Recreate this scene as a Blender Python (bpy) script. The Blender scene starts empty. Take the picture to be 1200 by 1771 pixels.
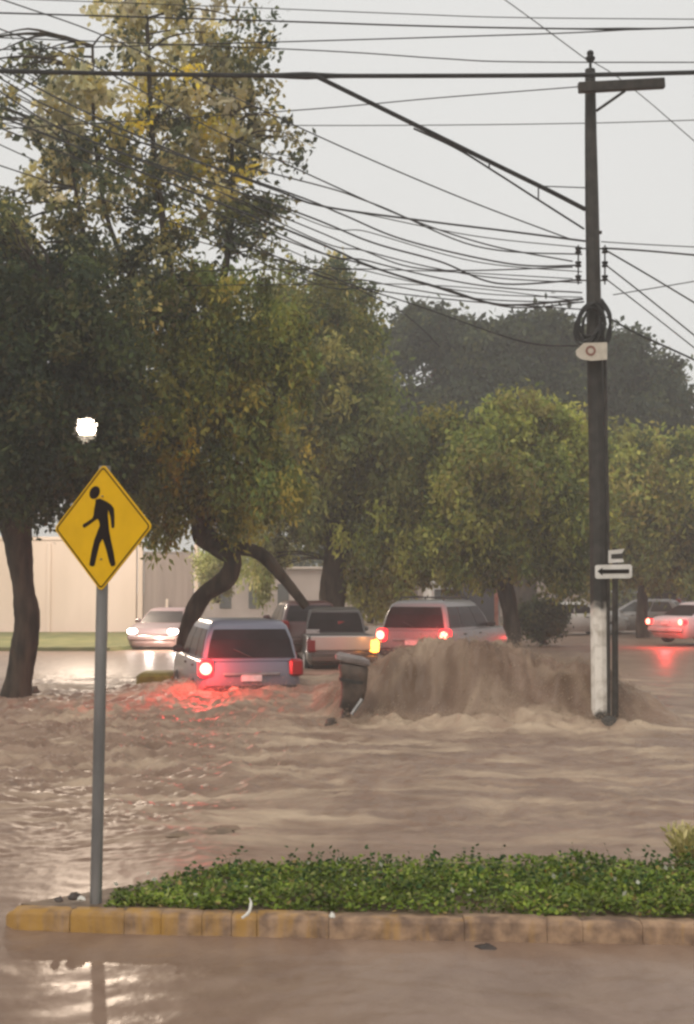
import bpy, math, random
import numpy as np
from mathutils import Vector, Matrix
random.seed(7)
rng = np.random.default_rng(11)
scene = bpy.context.scene
COL = scene.collection
R = math.radians

# ------------------------------------------------------------------ camera
F = 2500.0; CX, CY = 600.0, 885.5; CAMH = 2.15
PITCH = math.atan(124.5 / F)
cam_d = bpy.data.cameras.new('camera'); cam = bpy.data.objects.new('camera', cam_d); COL.objects.link(cam)
cam.location = (0, 0, CAMH); cam.rotation_euler = (math.pi/2 + PITCH, 0, 0)
cam_d.sensor_fit = 'VERTICAL'; cam_d.sensor_height = 24.0; cam_d.lens = 24.0 * F / 1771.0
cam_d.clip_end = 2000.0; cam_d.clip_start = 0.05
scene.camera = cam
FW = Vector((0, math.cos(PITCH), math.sin(PITCH))); UP = Vector((0, -math.sin(PITCH), math.cos(PITCH))); RT = Vector((1, 0, 0))
EYE = Vector((0, 0, CAMH))
def ray(x, y): return FW + RT*((x-CX)/F) + UP*((CY-y)/F)
def PY(x, y, Y):
    d = ray(x, y); return EYE + d*(Y/d.y)
def G(x, y, z=0.0):
    d = ray(x, y); return EYE + d*((z-CAMH)/d.z)

# ------------------------------------------------------------------ noise
def perlin(x, y, seed=0):
    x = np.asarray(x, float); y = np.asarray(y, float)
    xi = np.floor(x).astype(np.int64); yi = np.floor(y).astype(np.int64)
    xf = x-xi; yf = y-yi
    def h(a, b):
        n = (a*374761393 + b*668265263 + seed*974634777) & 0x7fffffff
        n = ((n ^ (n >> 13))*1274126177) & 0x7fffffff
        n = n ^ (n >> 16)
        return (n & 0xffff)/65535.0*2*np.pi
    u = xf*xf*xf*(xf*(xf*6-15)+10); v = yf*yf*yf*(yf*(yf*6-15)+10)
    def g(a, b, dx, dy):
        t = h(a, b); return np.cos(t)*dx + np.sin(t)*dy
    n00 = g(xi, yi, xf, yf); n10 = g(xi+1, yi, xf-1, yf); n01 = g(xi, yi+1, xf, yf-1); n11 = g(xi+1, yi+1, xf-1, yf-1)
    return ((n00*(1-u)+n10*u)*(1-v) + (n01*(1-u)+n11*u)*v)*1.4
def fbm(x, y, seed=0, o=4):
    s = 0; a = 1; t = 0
    for k in range(o):
        s = s + a*perlin(x*2**k, y*2**k, seed+k); t += a; a *= .5
    return s/t
def sst(a, b, x):
    t = np.clip((np.asarray(x, float)-a)/(b-a), 0, 1); return t*t*(3-2*t)

# ------------------------------------------------------------------ materials
def new_mat(name):
    m = bpy.data.materials.new(name); m.use_nodes = True
    nt = m.node_tree; b = nt.nodes['Principled BSDF']; return m, nt, b
def lk(nt, a, b): nt.links.new(a, b)
def setin(b, **k):
    for n, v in k.items():
        s = b.inputs[n.replace('_', ' ')]
        s.default_value = (*v, 1) if isinstance(v, tuple) and len(v) == 3 else v
def noise_mat(name, c1, c2, scale=4, rough=.7, spec=.4, metal=0, bump=.2, bscale=None, stretch=(1,1,1), detail=5, lo=.35, hi=.65, coords='Object'):
    m, nt, b = new_mat(name)
    tc = nt.nodes.new('ShaderNodeTexCoord'); mp = nt.nodes.new('ShaderNodeMapping'); mp.inputs['Scale'].default_value = stretch
    lk(nt, tc.outputs[coords], mp.inputs['Vector'])
    n = nt.nodes.new('ShaderNodeTexNoise'); n.inputs['Scale'].default_value = scale; n.inputs['Detail'].default_value = detail
    lk(nt, mp.outputs[0], n.inputs['Vector'])
    r = nt.nodes.new('ShaderNodeValToRGB'); r.color_ramp.elements[0].position = lo; r.color_ramp.elements[1].position = hi
    r.color_ramp.elements[0].color = (*c1, 1); r.color_ramp.elements[1].color = (*c2, 1)
    lk(nt, n.outputs['Fac'], r.inputs['Fac']); lk(nt, r.outputs['Color'], b.inputs['Base Color'])
    setin(b, Roughness=rough, Metallic=metal); b.inputs['Specular IOR Level'].default_value = spec
    if bump:
        n2 = nt.nodes.new('ShaderNodeTexNoise'); n2.inputs['Scale'].default_value = bscale or scale*4; n2.inputs['Detail'].default_value = 4
        lk(nt, mp.outputs[0], n2.inputs['Vector'])
        bp = nt.nodes.new('ShaderNodeBump'); bp.inputs['Strength'].default_value = bump; bp.inputs['Distance'].default_value = .02
        lk(nt, n2.outputs['Fac'], bp.inputs['Height']); lk(nt, bp.outputs[0], b.inputs['Normal'])
    return m
def emit_mat(name, base, col, strength, rough=.3):
    m, nt, b = new_mat(name); setin(b, Base_Color=base, Roughness=rough)
    b.inputs['Emission Color'].default_value = (*col, 1); b.inputs['Emission Strength'].default_value = strength
    return m
def paint_mat(name, c, rough=.35, dirt=(.16,.11,.07)):
    m, nt, b = new_mat(name)
    tc = nt.nodes.new('ShaderNodeTexCoord'); n = nt.nodes.new('ShaderNodeTexNoise'); n.inputs['Scale'].default_value = 2.5; n.inputs['Detail'].default_value = 6
    lk(nt, tc.outputs['Object'], n.inputs['Vector'])
    sx = nt.nodes.new('ShaderNodeSeparateXYZ'); lk(nt, tc.outputs['Object'], sx.inputs[0])
    mr = nt.nodes.new('ShaderNodeMapRange'); mr.inputs['From Min'].default_value = 1.0; mr.inputs['From Max'].default_value = .35
    lk(nt, sx.outputs['Z'], mr.inputs['Value'])
    mu = nt.nodes.new('ShaderNodeMath'); mu.operation = 'MULTIPLY'; lk(nt, mr.outputs[0], mu.inputs[0]); lk(nt, n.outputs['Fac'], mu.inputs[1])
    mx = nt.nodes.new('ShaderNodeMixRGB'); mx.inputs[1].default_value = (*c, 1); mx.inputs[2].default_value = (*dirt, 1)
    lk(nt, mu.outputs[0], mx.inputs[0]); lk(nt, mx.outputs[0], b.inputs['Base Color'])
    setin(b, Roughness=rough); b.inputs['Coat Weight'].default_value = .4; b.inputs['Coat Roughness'].default_value = .2
    return m
def leaf_mat(name, trans=.35):
    m = bpy.data.materials.new(name); m.use_nodes = True; nt = m.node_tree; nt.nodes.clear()
    out = nt.nodes.new('ShaderNodeOutputMaterial'); at = nt.nodes.new('ShaderNodeAttribute'); at.attribute_name = 'leaf_colour'
    d = nt.nodes.new('ShaderNodeBsdfPrincipled'); d.inputs['Roughness'].default_value = .55; d.inputs['Specular IOR Level'].default_value = .25
    t = nt.nodes.new('ShaderNodeBsdfTranslucent'); mx = nt.nodes.new('ShaderNodeMixShader'); mx.inputs[0].default_value = trans
    lk(nt, at.outputs['Color'], d.inputs['Base Color']); lk(nt, at.outputs['Color'], t.inputs['Color'])
    lk(nt, d.outputs[0], mx.inputs[1]); lk(nt, t.outputs[0], mx.inputs[2]); lk(nt, mx.outputs[0], out.inputs['Surface'])
    return m

M = {}
M['leaf'] = leaf_mat('leaf', .5); M['grassleaf'] = leaf_mat('ground_cover_leaf', .25)
M['bark'] = noise_mat('bark', (.022,.017,.013), (.075,.055,.04), 6, .9, .2, bump=.8, stretch=(1,1,.25))
M['concrete_dark'] = noise_mat('dark_concrete', (.05,.045,.04), (.085,.078,.07), 5, .85, .3, bump=.3)
M['steel'] = noise_mat('galvanised_steel', (.17,.165,.16), (.28,.27,.26), 7, .45, .5, .55, bump=.05, stretch=(1,1,.2))
M['black'] = noise_mat('black_rubber', (.012,.012,.012), (.025,.024,.022), 8, .6, .4)
M['cable'] = noise_mat('cable_sheath', (.014,.013,.013), (.03,.028,.027), 3, .6, .3, bump=0)
M['sign_yellow'] = noise_mat('yellow_sign_sheeting', (.62,.35,.002), (.72,.415,.003), 7, .5, .18, bump=.04, detail=9, lo=.25, hi=.6)
M['sign_black'] = noise_mat('black_sign_print', (.008,.004,.003), (.016,.008,.007), 6, .6, .15, bump=0)
M['sign_white'] = noise_mat('white_sign_face', (.55,.52,.47), (.7,.67,.62), 5, .5, .4, bump=0)
M['dark_metal'] = noise_mat('dark_metal', (.03,.026,.023), (.06,.05,.043), 8, .6, .4, .3)
M['beige_box'] = noise_mat('beige_plastic', (.48,.42,.34), (.58,.52,.43), 9, .6, .4, bump=.05)
M['emblem'] = noise_mat('red_brown_print', (.20,.09,.065), (.28,.13,.1), 9, .6, .3, bump=0)
M['glass'] = noise_mat('tinted_glass', (.010,.008,.009), (.02,.016,.018), 2, .35, .18, bump=0)
M['glass_grey'] = noise_mat('grey_glass', (.06,.065,.065), (.1,.105,.1), 2, .1, .5, bump=0)
M['trim'] = noise_mat('dark_trim', (.02,.019,.018), (.04,.037,.034), 8, .6, .4)
M['rim'] = noise_mat('alloy_rim', (.3,.3,.3), (.42,.42,.42), 6, .35, .5, .7, bump=0)
M['plate'] = noise_mat('licence_plate', (.5,.5,.48), (.62,.62,.6), 12, .4, .4, bump=0)
M['red_lens'] = emit_mat('red_lens', (.25,.01,.012), (1,.02,.02), .0)
M['red_lit'] = emit_mat('red_lens_lit', (.4,.01,.012), (1,.012,.018), 4)
M['red_core'] = emit_mat('red_bulb_lit', (.5,.1,.08), (1,.16,.10), 9)
M['orange_lit'] = emit_mat('amber_lens_lit', (.5,.2,.02), (1,.3,.04), 7)
M['white_lit'] = emit_mat('headlight_lit', (.8,.8,.75), (1,.86,.78), 14)
M['white_lens'] = noise_mat('clear_lens', (.45,.45,.43), (.6,.6,.58), 8, .15, .5, bump=0)
M['wall_pale'] = noise_mat('pale_plaster', (.58,.48,.40), (.68,.57,.49), .5, .9, .2, bump=.1, stretch=(1,1,.3))
M['wall_far'] = noise_mat('weathered_plaster', (.42,.34,.29), (.6,.5,.44), .35, .9, .2, bump=.1)
M['gate_grey'] = noise_mat('grey_gate_paint', (.2,.165,.15), (.26,.215,.195), 1.5, .6, .3, bump=.1, stretch=(3,1,.2))
M['mud'] = noise_mat('wet_mud', (.10,.065,.04), (.2,.135,.085), 3, .6, .4, bump=.6)
M['ground'] = noise_mat('ground_soil', (.12,.085,.055), (.2,.15,.1), .6, .9, .2, bump=.3)
M['verge'] = noise_mat('verge_grass', (.10,.115,.045), (.2,.185,.085), 1.2, .9, .2, bump=.6)
M['litter'] = noise_mat('pale_litter', (.6,.57,.5), (.75,.72,.66), 8, .7, .3, bump=.2)
M['dead_wood'] = noise_mat('wet_dead_wood', (.02,.013,.01), (.07,.045,.033), 5, .5, .5, bump=.8, stretch=(1,1,.3))

# kerb: worn yellow paint over concrete, more paint left towards the nose
m, nt, b = new_mat('worn_kerb'); M['kerb'] = m
tc = nt.nodes.new('ShaderNodeTexCoord'); sx = nt.nodes.new('ShaderNodeSeparateXYZ'); lk(nt, tc.outputs['Object'], sx.inputs[0])
mr = nt.nodes.new('ShaderNodeMapRange'); mr.inputs['From Min'].default_value = -2.3; mr.inputs['From Max'].default_value = .7
mr.inputs['To Min'].default_value = .17; mr.inputs['To Max'].default_value = -.10; lk(nt, sx.outputs['X'], mr.inputs['Value'])
mp = nt.nodes.new('ShaderNodeMapping'); mp.inputs['Scale'].default_value = (3.6,3.6,.5); lk(nt, tc.outputs['Object'], mp.inputs[0])
n = nt.nodes.new('ShaderNodeTexNoise'); n.inputs['Scale'].default_value = 1.6; n.inputs['Detail'].default_value = 7; n.inputs['Roughness'].default_value = .65
lk(nt, mp.outputs[0], n.inputs['Vector'])
ad = nt.nodes.new('ShaderNodeMath'); ad.operation = 'ADD'; lk(nt, n.outputs['Fac'], ad.inputs[0]); lk(nt, mr.outputs[0], ad.inputs[1])
rp = nt.nodes.new('ShaderNodeValToRGB'); rp.color_ramp.elements[0].position = .47; rp.color_ramp.elements[1].position = .66
lk(nt, ad.outputs[0], rp.inputs[0])
n3 = nt.nodes.new('ShaderNodeTexNoise'); n3.inputs['Scale'].default_value = 9; n3.inputs['Detail'].default_value = 6; lk(nt, tc.outputs['Object'], n3.inputs['Vector'])
c3 = nt.nodes.new('ShaderNodeValToRGB'); c3.color_ramp.elements[0].color = (.13,.075,.045,1); c3.color_ramp.elements[1].color = (.36,.225,.13,1)
c3.color_ramp.elements[0].position = .35; c3.color_ramp.elements[1].position = .65; lk(nt, n3.outputs['Fac'], c3.inputs[0])
c4 = nt.nodes.new('ShaderNodeValToRGB'); c4.color_ramp.elements[0].color = (.27,.135,.022,1); c4.color_ramp.elements[1].color = (.42,.23,.04,1)
lk(nt, n3.outputs['Fac'], c4.inputs[0])
mx = nt.nodes.new('ShaderNodeMixRGB'); lk(nt, rp.outputs[0], mx.inputs[0]); lk(nt, c3.outputs[0], mx.inputs[1]); lk(nt, c4.outputs[0], mx.inputs[2])
lk(nt, mx.outputs[0], b.inputs['Base Color']); setin(b, Roughness=.65)
bp = nt.nodes.new('ShaderNodeBump'); bp.inputs['Strength'].default_value = .5; bp.inputs['Distance'].default_value = .02
lk(nt, n3.outputs['Fac'], bp.inputs['Height']); lk(nt, bp.outputs[0], b.inputs['Normal'])

# utility pole: dark weathered concrete with an old white painted band near the foot
m, nt, b = new_mat('painted_pole_concrete'); M['pole'] = m
ge = nt.nodes.new('ShaderNodeTexCoord'); sx = nt.nodes.new('ShaderNodeSeparateXYZ'); lk(nt, ge.outputs['Object'], sx.inputs[0])
n = nt.nodes.new('ShaderNodeTexNoise'); n.inputs['Scale'].default_value = 6; n.inputs['Detail'].default_value = 6; lk(nt, ge.outputs['Object'], n.inputs['Vector'])
a1 = nt.nodes.new('ShaderNodeMath'); a1.operation = 'MULTIPLY_ADD'; a1.inputs[1].default_value = .5; lk(nt, n.outputs['Fac'], a1.inputs[0]); lk(nt, sx.outputs['Z'], a1.inputs[2])
rp = nt.nodes.new('ShaderNodeValToRGB'); e = rp.color_ramp.elements
e[0].position = .0; e[0].color = (0,0,0,1); e[1].position = .05; e[1].color = (1,1,1,1)
mr = nt.nodes.new('ShaderNodeMapRange'); mr.inputs['From Min'].default_value = .0; mr.inputs['From Max'].default_value = 4.0
lk(nt, a1.outputs[0], mr.inputs['Value']); 
for p_, c_ in ((.10,0),(.13,1),(.49,1),(.53,.0)):
    q = e.new(p_); q.color = (c_,c_,c_,1)
e[0].position = 0
for q in list(e):
    if q.position > .9: pass
rp.color_ramp.elements[1].color = (0,0,0,1)
lk(nt, mr.outputs[0], rp.inputs[0])
cd = nt.nodes.new('ShaderNodeValToRGB'); cd.color_ramp.elements[0].color = (.026,.023,.020,1); cd.color_ramp.elements[1].color = (.05,.044,.038,1)
cd.color_ramp.elements[0].position = .35; cd.color_ramp.elements[1].position = .65
lk(nt, n.outputs['Fac'], cd.inputs[0])
cw = nt.nodes.new('ShaderNodeValToRGB'); cw.color_ramp.elements[0].color = (.42,.36,.29,1); cw.color_ramp.elements[1].color = (.8,.74,.66,1)
cw.color_ramp.elements[0].position = .3; cw.color_ramp.elements[1].position = .55
lk(nt, n.outputs['Fac'], cw.inputs[0])
mx = nt.nodes.new('ShaderNodeMixRGB'); lk(nt, rp.outputs[0], mx.inputs[0]); lk(nt, cd.outputs[0], mx.inputs[1]); lk(nt, cw.outputs[0], mx.inputs[2])
lk(nt, mx.outputs[0], b.inputs['Base Color']); setin(b, Roughness=.8)

# flood water: silty brown, foam attribute brightens it
m, nt, b = new_mat('muddy_water'); M['water'] = m
at = nt.nodes.new('ShaderNodeAttribute'); at.attribute_name = 'foam'
tc = nt.nodes.new('ShaderNodeTexCoord'); mp = nt.nodes.new('ShaderNodeMapping'); mp.inputs['Scale'].default_value = (1,.6,1); lk(nt, tc.outputs['Object'], mp.inputs[0])
n = nt.nodes.new('ShaderNodeTexNoise'); n.inputs['Scale'].default_value = 1.6; n.inputs['Detail'].default_value = 9; n.inputs['Roughness'].default_value = .62; n.inputs['Distortion'].default_value = 1.0
lk(nt, mp.outputs[0], n.inputs['Vector'])
c1 = nt.nodes.new('ShaderNodeValToRGB'); c1.color_ramp.elements[0].color = (.18,.112,.078,1); c1.color_ramp.elements[1].color = (.275,.188,.138,1)
c1.color_ramp.elements[0].position = .3; c1.color_ramp.elements[1].position = .7; lk(nt, n.outputs['Fac'], c1.inputs[0])
at3 = nt.nodes.new('ShaderNodeAttribute'); at3.attribute_name = 'silt_shade'
mx0 = nt.nodes.new('ShaderNodeMixRGB'); lk(nt, at3.outputs['Fac'], mx0.inputs[0]); lk(nt, c1.outputs[0], mx0.inputs[1]); mx0.inputs[2].default_value = (.085,.050,.027,1)  # dark brown for silt patches and for shade painted on the wave face
mx = nt.nodes.new('ShaderNodeMixRGB'); lk(nt, at.outputs['Fac'], mx.inputs[0]); lk(nt, mx0.outputs[0], mx.inputs[1]); mx.inputs[2].default_value = (.46,.35,.25,1)
lk(nt, mx.outputs[0], b.inputs['Base Color'])
mr = nt.nodes.new('ShaderNodeMapRange'); mr.inputs['To Min'].default_value = 0; mr.inputs['To Max'].default_value = .35; lk(nt, at.outputs['Fac'], mr.inputs['Value'])
at2 = nt.nodes.new('ShaderNodeAttribute'); at2.attribute_name = 'roughness'
adr = nt.nodes.new('ShaderNodeMath'); adr.operation = 'ADD'; lk(nt, mr.outputs[0], adr.inputs[0]); lk(nt, at2.outputs['Fac'], adr.inputs[1]); lk(nt, adr.outputs[0], b.inputs['Roughness']); b.inputs['IOR'].default_value = 1.33; b.inputs['Specular IOR Level'].default_value = .36
n2 = nt.nodes.new('ShaderNodeTexNoise'); n2.inputs['Scale'].default_value = 9; n2.inputs['Detail'].default_value = 3; lk(nt, mp.outputs[0], n2.inputs['Vector'])
bp = nt.nodes.new('ShaderNodeBump'); bp.inputs['Strength'].default_value = .25; bp.inputs['Distance'].default_value = .02
lk(nt, n2.outputs['Fac'], bp.inputs['Height']); lk(nt, bp.outputs[0], b.inputs['Normal'])

# ------------------------------------------------------------------ mesh helpers
class MB:
    def __init__(s): s.v = []; s.f = []
    def add(s, vs, fs):
        o = len(s.v); s.v += [tuple(v) for v in vs]; s.f += [tuple(i+o for i in f) for f in fs]
    def box(s, c, size, rot=None, bev=0):
        hx, hy, hz = size[0]/2, size[1]/2, size[2]/2
        if bev:
            rings = []
            for z, ins in ((-hz, bev), (-hz+bev, 0), (hz-bev, 0), (hz, bev)):
                x = hx-ins; y = hy-ins; k = bev*.999
                rings.append([(x, y-k, z), (x-k, y, z), (-x+k, y, z), (-x, y-k, z), (-x, -y+k, z), (-x+k, -y, z), (x-k, -y, z), (x, -y+k, z)])
            mat = rot or Matrix(); c = Vector(c)
            s.rings([[c + mat.to_3x3() @ Vector(p) for p in r] for r in rings]); return
        vs = [Vector((x, y, z)) for z in (-hz, hz) for y in (-hy, hy) for x in (-hx, hx)]
        if rot: vs = [rot.to_3x3() @ v for v in vs]
        s.add([v+Vector(c) for v in vs], [(0,2,3,1), (4,5,7,6), (0,1,5,4), (2,6,7,3), (0,4,6,2), (1,3,7,5)])
    def rings(s, rs, cap=True):
        n = len(rs[0]); vs = [p for r in rs for p in r]; fs = []
        for i in range(len(rs)-1):
            for j in range(n):
                k = (j+1) % n; fs.append((i*n+j, i*n+k, (i+1)*n+k, (i+1)*n+j))
        if cap: fs.append(tuple(range(n-1, -1, -1))); fs.append(tuple((len(rs)-1)*n+j for j in range(n)))
        s.add(vs, fs)
    def tube(s, pts, rad, n=8, cap=True):
        pts = [Vector(p) for p in pts]
        if not hasattr(rad, '__len__'): rad = [rad]*len(pts)
        rs = []; ref = None
        for i, p in enumerate(pts):
            t = (pts[min(i+1, len(pts)-1)] - pts[max(i-1, 0)]).normalized()
            if ref is None: ref = t.orthogonal().normalized()
            u = ref - t*ref.dot(t)
            u = u.normalized() if u.length > 1e-6 else t.orthogonal().normalized()
            ref = u; w = t.cross(u)
            rs.append([p + (u*math.cos(a) + w*math.sin(a))*rad[i] for a in [2*math.pi*k/n for k in range(n)]])
        s.rings(rs, cap)
    def prism(s, poly, f0, f1):
        """poly 2-D; f0/f1 map (u,v) to the back and front point"""
        n = len(poly); a = [f0(*p) for p in poly]; b = [f1(*p) for p in poly]
        s.add(a+b, [tuple(range(n-1,-1,-1)), tuple(range(n, 2*n))] + [(i, (i+1) % n, n+(i+1) % n, n+i) for i in range(n)])
    def lathe(s, prof, c, n=12, axis='Z'):
        rs = []
        for r, z in prof:
            ring = []
            for k in range(n):
                a = 2*math.pi*k/n; x, y = r*math.cos(a), r*math.sin(a)
                p = (x, y, z) if axis == 'Z' else ((x, z, y) if axis == 'Y' else (z, x, y))
                ring.append(Vector(c)+Vector(p))
            rs.append(ring)
        s.rings(rs)
    def build(s, name, mat, parent=None, smooth=True, angle=40, loc=None):
        me = bpy.data.meshes.new(name); off = Vector(loc) if loc is not None else Vector((0,0,0))
        me.from_pydata([Vector(v)-off for v in s.v], [], s.f); me.validate()
        import bmesh
        bm = bmesh.new(); bm.from_mesh(me); bmesh.ops.recalc_face_normals(bm, faces=bm.faces); bm.to_mesh(me); bm.free()
        if smooth:
            me.shade_smooth(); me.set_sharp_from_angle(angle=R(angle))
        me.materials.append(mat)
        o = bpy.data.objects.new(name, me); COL.objects.link(o)
        if parent: o.parent = parent
        elif loc is not None: o.location = loc
        return o
def tag(o, label=None, cat=None, group=None, kind=None):
    if label: o['label'] = label
    if cat: o['category'] = cat
    if group: o['group'] = group
    if kind: o['kind'] = kind
    return o
def thing(name, label, cat, loc=(0,0,0), rotz=0, group=None):
    o = bpy.data.objects.new(name, None); COL.objects.link(o); o.location = loc; o.rotation_euler = (0,0,rotz)
    return tag(o, label, cat, group)
def spline(pts, k=8):
    P_ = [Vector(p) for p in pts]
    if len(P_) == 2: return [P_[0].lerp(P_[1], i/k) for i in range(k+1)]
    out = []
    for i in range(len(P_)-1):
        a = P_[max(i-1,0)]; b_ = P_[i]; c = P_[i+1]; d = P_[min(i+2,len(P_)-1)]
        for j in range(k):
            t = j/k
            out.append(.5*((2*b_) + (c-a)*t + (2*a-5*b_+4*c-d)*t*t + (3*b_-a-3*c+d)*t*t*t))
    out.append(P_[-1]); return out

def np_mesh(name, verts, faces4, mat, parent=None, attr=None, smooth=False):
    me = bpy.data.meshes.new(name); nv = len(verts); nf = len(faces4)
    me.vertices.add(nv); me.vertices.foreach_set('co', np.asarray(verts, np.float32).ravel())
    me.loops.add(nf*4); me.loops.foreach_set('vertex_index', np.asarray(faces4, np.int32).ravel())
    me.polygons.add(nf); me.polygons.foreach_set('loop_start', np.arange(nf, dtype=np.int32)*4)
    me.update(calc_edges=True)
    if attr:
        for an, typ, data in attr:
            a = me.attributes.new(an, typ, 'POINT')
            a.data.foreach_set('color' if 'COLOR' in typ else 'value', np.asarray(data, np.float32).ravel())
    if smooth: me.shade_smooth()
    me.materials.append(mat)
    o = bpy.data.objects.new(name, me); COL.objects.link(o)
    if parent: o.parent = parent
    return o

# ------------------------------------------------------------------ world and light
SUN_EL, SUN_AZ = R(52), R(205)
w = bpy.data.worlds.new('World'); scene.world = w; w.use_nodes = True; nt = w.node_tree
bg = nt.nodes['Background']; sky = nt.nodes.new('ShaderNodeTexSky'); sky.sky_type = 'NISHITA'; sky.sun_disc = False
sky.sun_elevation = SUN_EL; sky.sun_rotation = SUN_AZ; sky.dust_density = 4; sky.air_density = 1.0; sky.ozone_density = 1
hs = nt.nodes.new('ShaderNodeHueSaturation'); hs.inputs['Saturation'].default_value = .08; lk(nt, sky.outputs[0], hs.inputs['Color'])
mxs = nt.nodes.new('ShaderNodeMixRGB'); mxs.inputs[0].default_value = .75; lk(nt, hs.outputs[0], mxs.inputs[1])
tcn = nt.nodes.new('ShaderNodeTexCoord'); nn = nt.nodes.new('ShaderNodeTexNoise'); nn.inputs['Scale'].default_value = 1.6; nn.inputs['Detail'].default_value = 4
lk(nt, tcn.outputs['Generated'], nn.inputs['Vector'])
cr = nt.nodes.new('ShaderNodeValToRGB'); cr.color_ramp.elements[0].color = (6.5,6.45,6.25,1); cr.color_ramp.elements[1].color = (7.7,7.65,7.45,1)
lk(nt, nn.outputs['Fac'], cr.inputs[0]); lk(nt, cr.outputs[0], mxs.inputs[2])
lk(nt, mxs.outputs[0], bg.inputs['Color']); bg.inputs['Strength'].default_value = .105
sd = bpy.data.lights.new('sun', 'SUN'); sd.energy = .9; sd.angle = R(25); sd.color = (1,.92,.82)
so = bpy.data.objects.new('sun', sd); COL.objects.link(so)
dirv = Vector((math.sin(SUN_AZ)*math.cos(SUN_EL), math.cos(SUN_AZ)*math.cos(SUN_EL), math.sin(SUN_EL)))
so.rotation_euler = (-dirv).to_track_quat('-Z', 'Y').to_euler(); so.location = (0,-5,30)

# ------------------------------------------------------------------ ground and water
GR = 380
mb = MB(); mb.add([(-GR,-40,-.7), (GR,-40,-.7), (GR,GR,-.7), (-GR,GR,-.7)], [(0,1,2,3)])
tag(mb.build('ground', M['ground'], smooth=False), kind='structure')

def mound_h(X):
    return np.interp(X, [-.55, -.1, .5, 1.1, 1.9, 2.5, 3.1, 3.7, 4.4, 5.2], [0, .36, .84, 1.10, 1.20, 1.14, .98, .80, .46, 0])
def water_z(X, Y):
    X = np.asarray(X, float); Y = np.asarray(Y, float)
    wx = X + .5*fbm(X*.5, Y*.5, 90, 2); wy = Y + .5*fbm(X*.5+7, Y*.5, 91, 2)
    # wave strength over the place
    mid = sst(10.2, 14, Y)*(1-sst(30, 36, Y))
    left = sst(1.0, -3.5, X)*sst(14, 18, Y)*(1-sst(26, 30, Y))
    right = sst(4.2, 6.5, X)
    amp = .006 + .035*mid*(1-.55*right) + .085*left + .02*sst(34,60,Y)*sst(2,8,X)
    frontl = sst(9.2, 7.5, Y)*sst(.2, -.9, X)
    n1 = fbm(wx*.55, wy*.9, 1, 3)
    n2 = 1-np.abs(perlin(wx*1.1+3, wy*1.7, 5))*2
    n3 = 1-np.abs(perlin(wx*2.6+3, wy*3.8, 6))*2
    n4 = perlin(wx*7, wy*9, 9)
    z = amp*(1.1*n1 + .60*n2 + .45*n3 + .36*n4 + .22*perlin(wx*15, wy*19, 10)) - amp*.4
    # ripples slanting across the front left
    ph = (Y*1.0 - X*.45)*13 + 3*fbm(X*1.2, Y*1.2, 31, 3)
    z = z + frontl*.005*np.sin(ph)*(.5+.5*np.clip(fbm(X*2, Y*2, 33, 2)*2,-1,1))
    # water piled up behind the first car
    z = z + .022*(1-sst(9,9.6,Y))
    z = z + .42*np.exp(-((X+1.7)/2.3)**2 - ((Y-26.3)/2.6)**2) + .16*np.exp(-((X-1)/4.0)**2 - ((Y-30)/5)**2)
    # the big standing wave
    wob = .34*perlin(X*.9, X*0+.5, 41) + .12*perlin(X*2.3, X*0+.2, 42)
    front = 22.35 - .18*X + wob + .25*sst(2.6, 4.4, X)
    t = Y - front
    H = mound_h(X + .12*perlin(Y*1.4, X*1.4, 47))
    face = sst(-.05, .75+.25*perlin(X*2.2, X*0, 44), t)
    back = np.exp(-np.clip(t-.9, 0, None)/3.2)
    drape = 1 + .12*perlin(X*1.1+.8*t, t*.9, 45) + .05*perlin(X*2.6+1.4*t, t*1.9, 46) + .02*perlin(X*8+2*t, t*6, 51) + .012*perlin(X*17+3*t, t*14, 52)
    crest = np.exp(-((t-.8)/.5)**2)
    ragged = crest*(.07*perlin(X*4.5, Y*4.5, 53)+.06*(1-2*np.abs(perlin(X*7, Y*7, 54)))+.03*perlin(X*16,Y*16,55))
    z = z + H*face*back*drape + H*ragged
    # ridge of water running off to the right and a boil at the foot
    ridge = np.exp(-((Y-(21.7+.30*(X-2)))/.35)**2)*np.exp(-((X-3.2)/1.3)**2)
    z = z + .30*ridge*(1+.4*perlin(X*3, Y*3, 48))
    foot = np.exp(-((Y-front+.45)/.5)**2)*sst(-.6,.3,X)*(1-sst(4,5,X))
    z = z + foot*(.10+.12*perlin(X*2.2, Y*2.2, 49)+.07*perlin(X*5, Y*5, 50))
    return z
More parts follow.
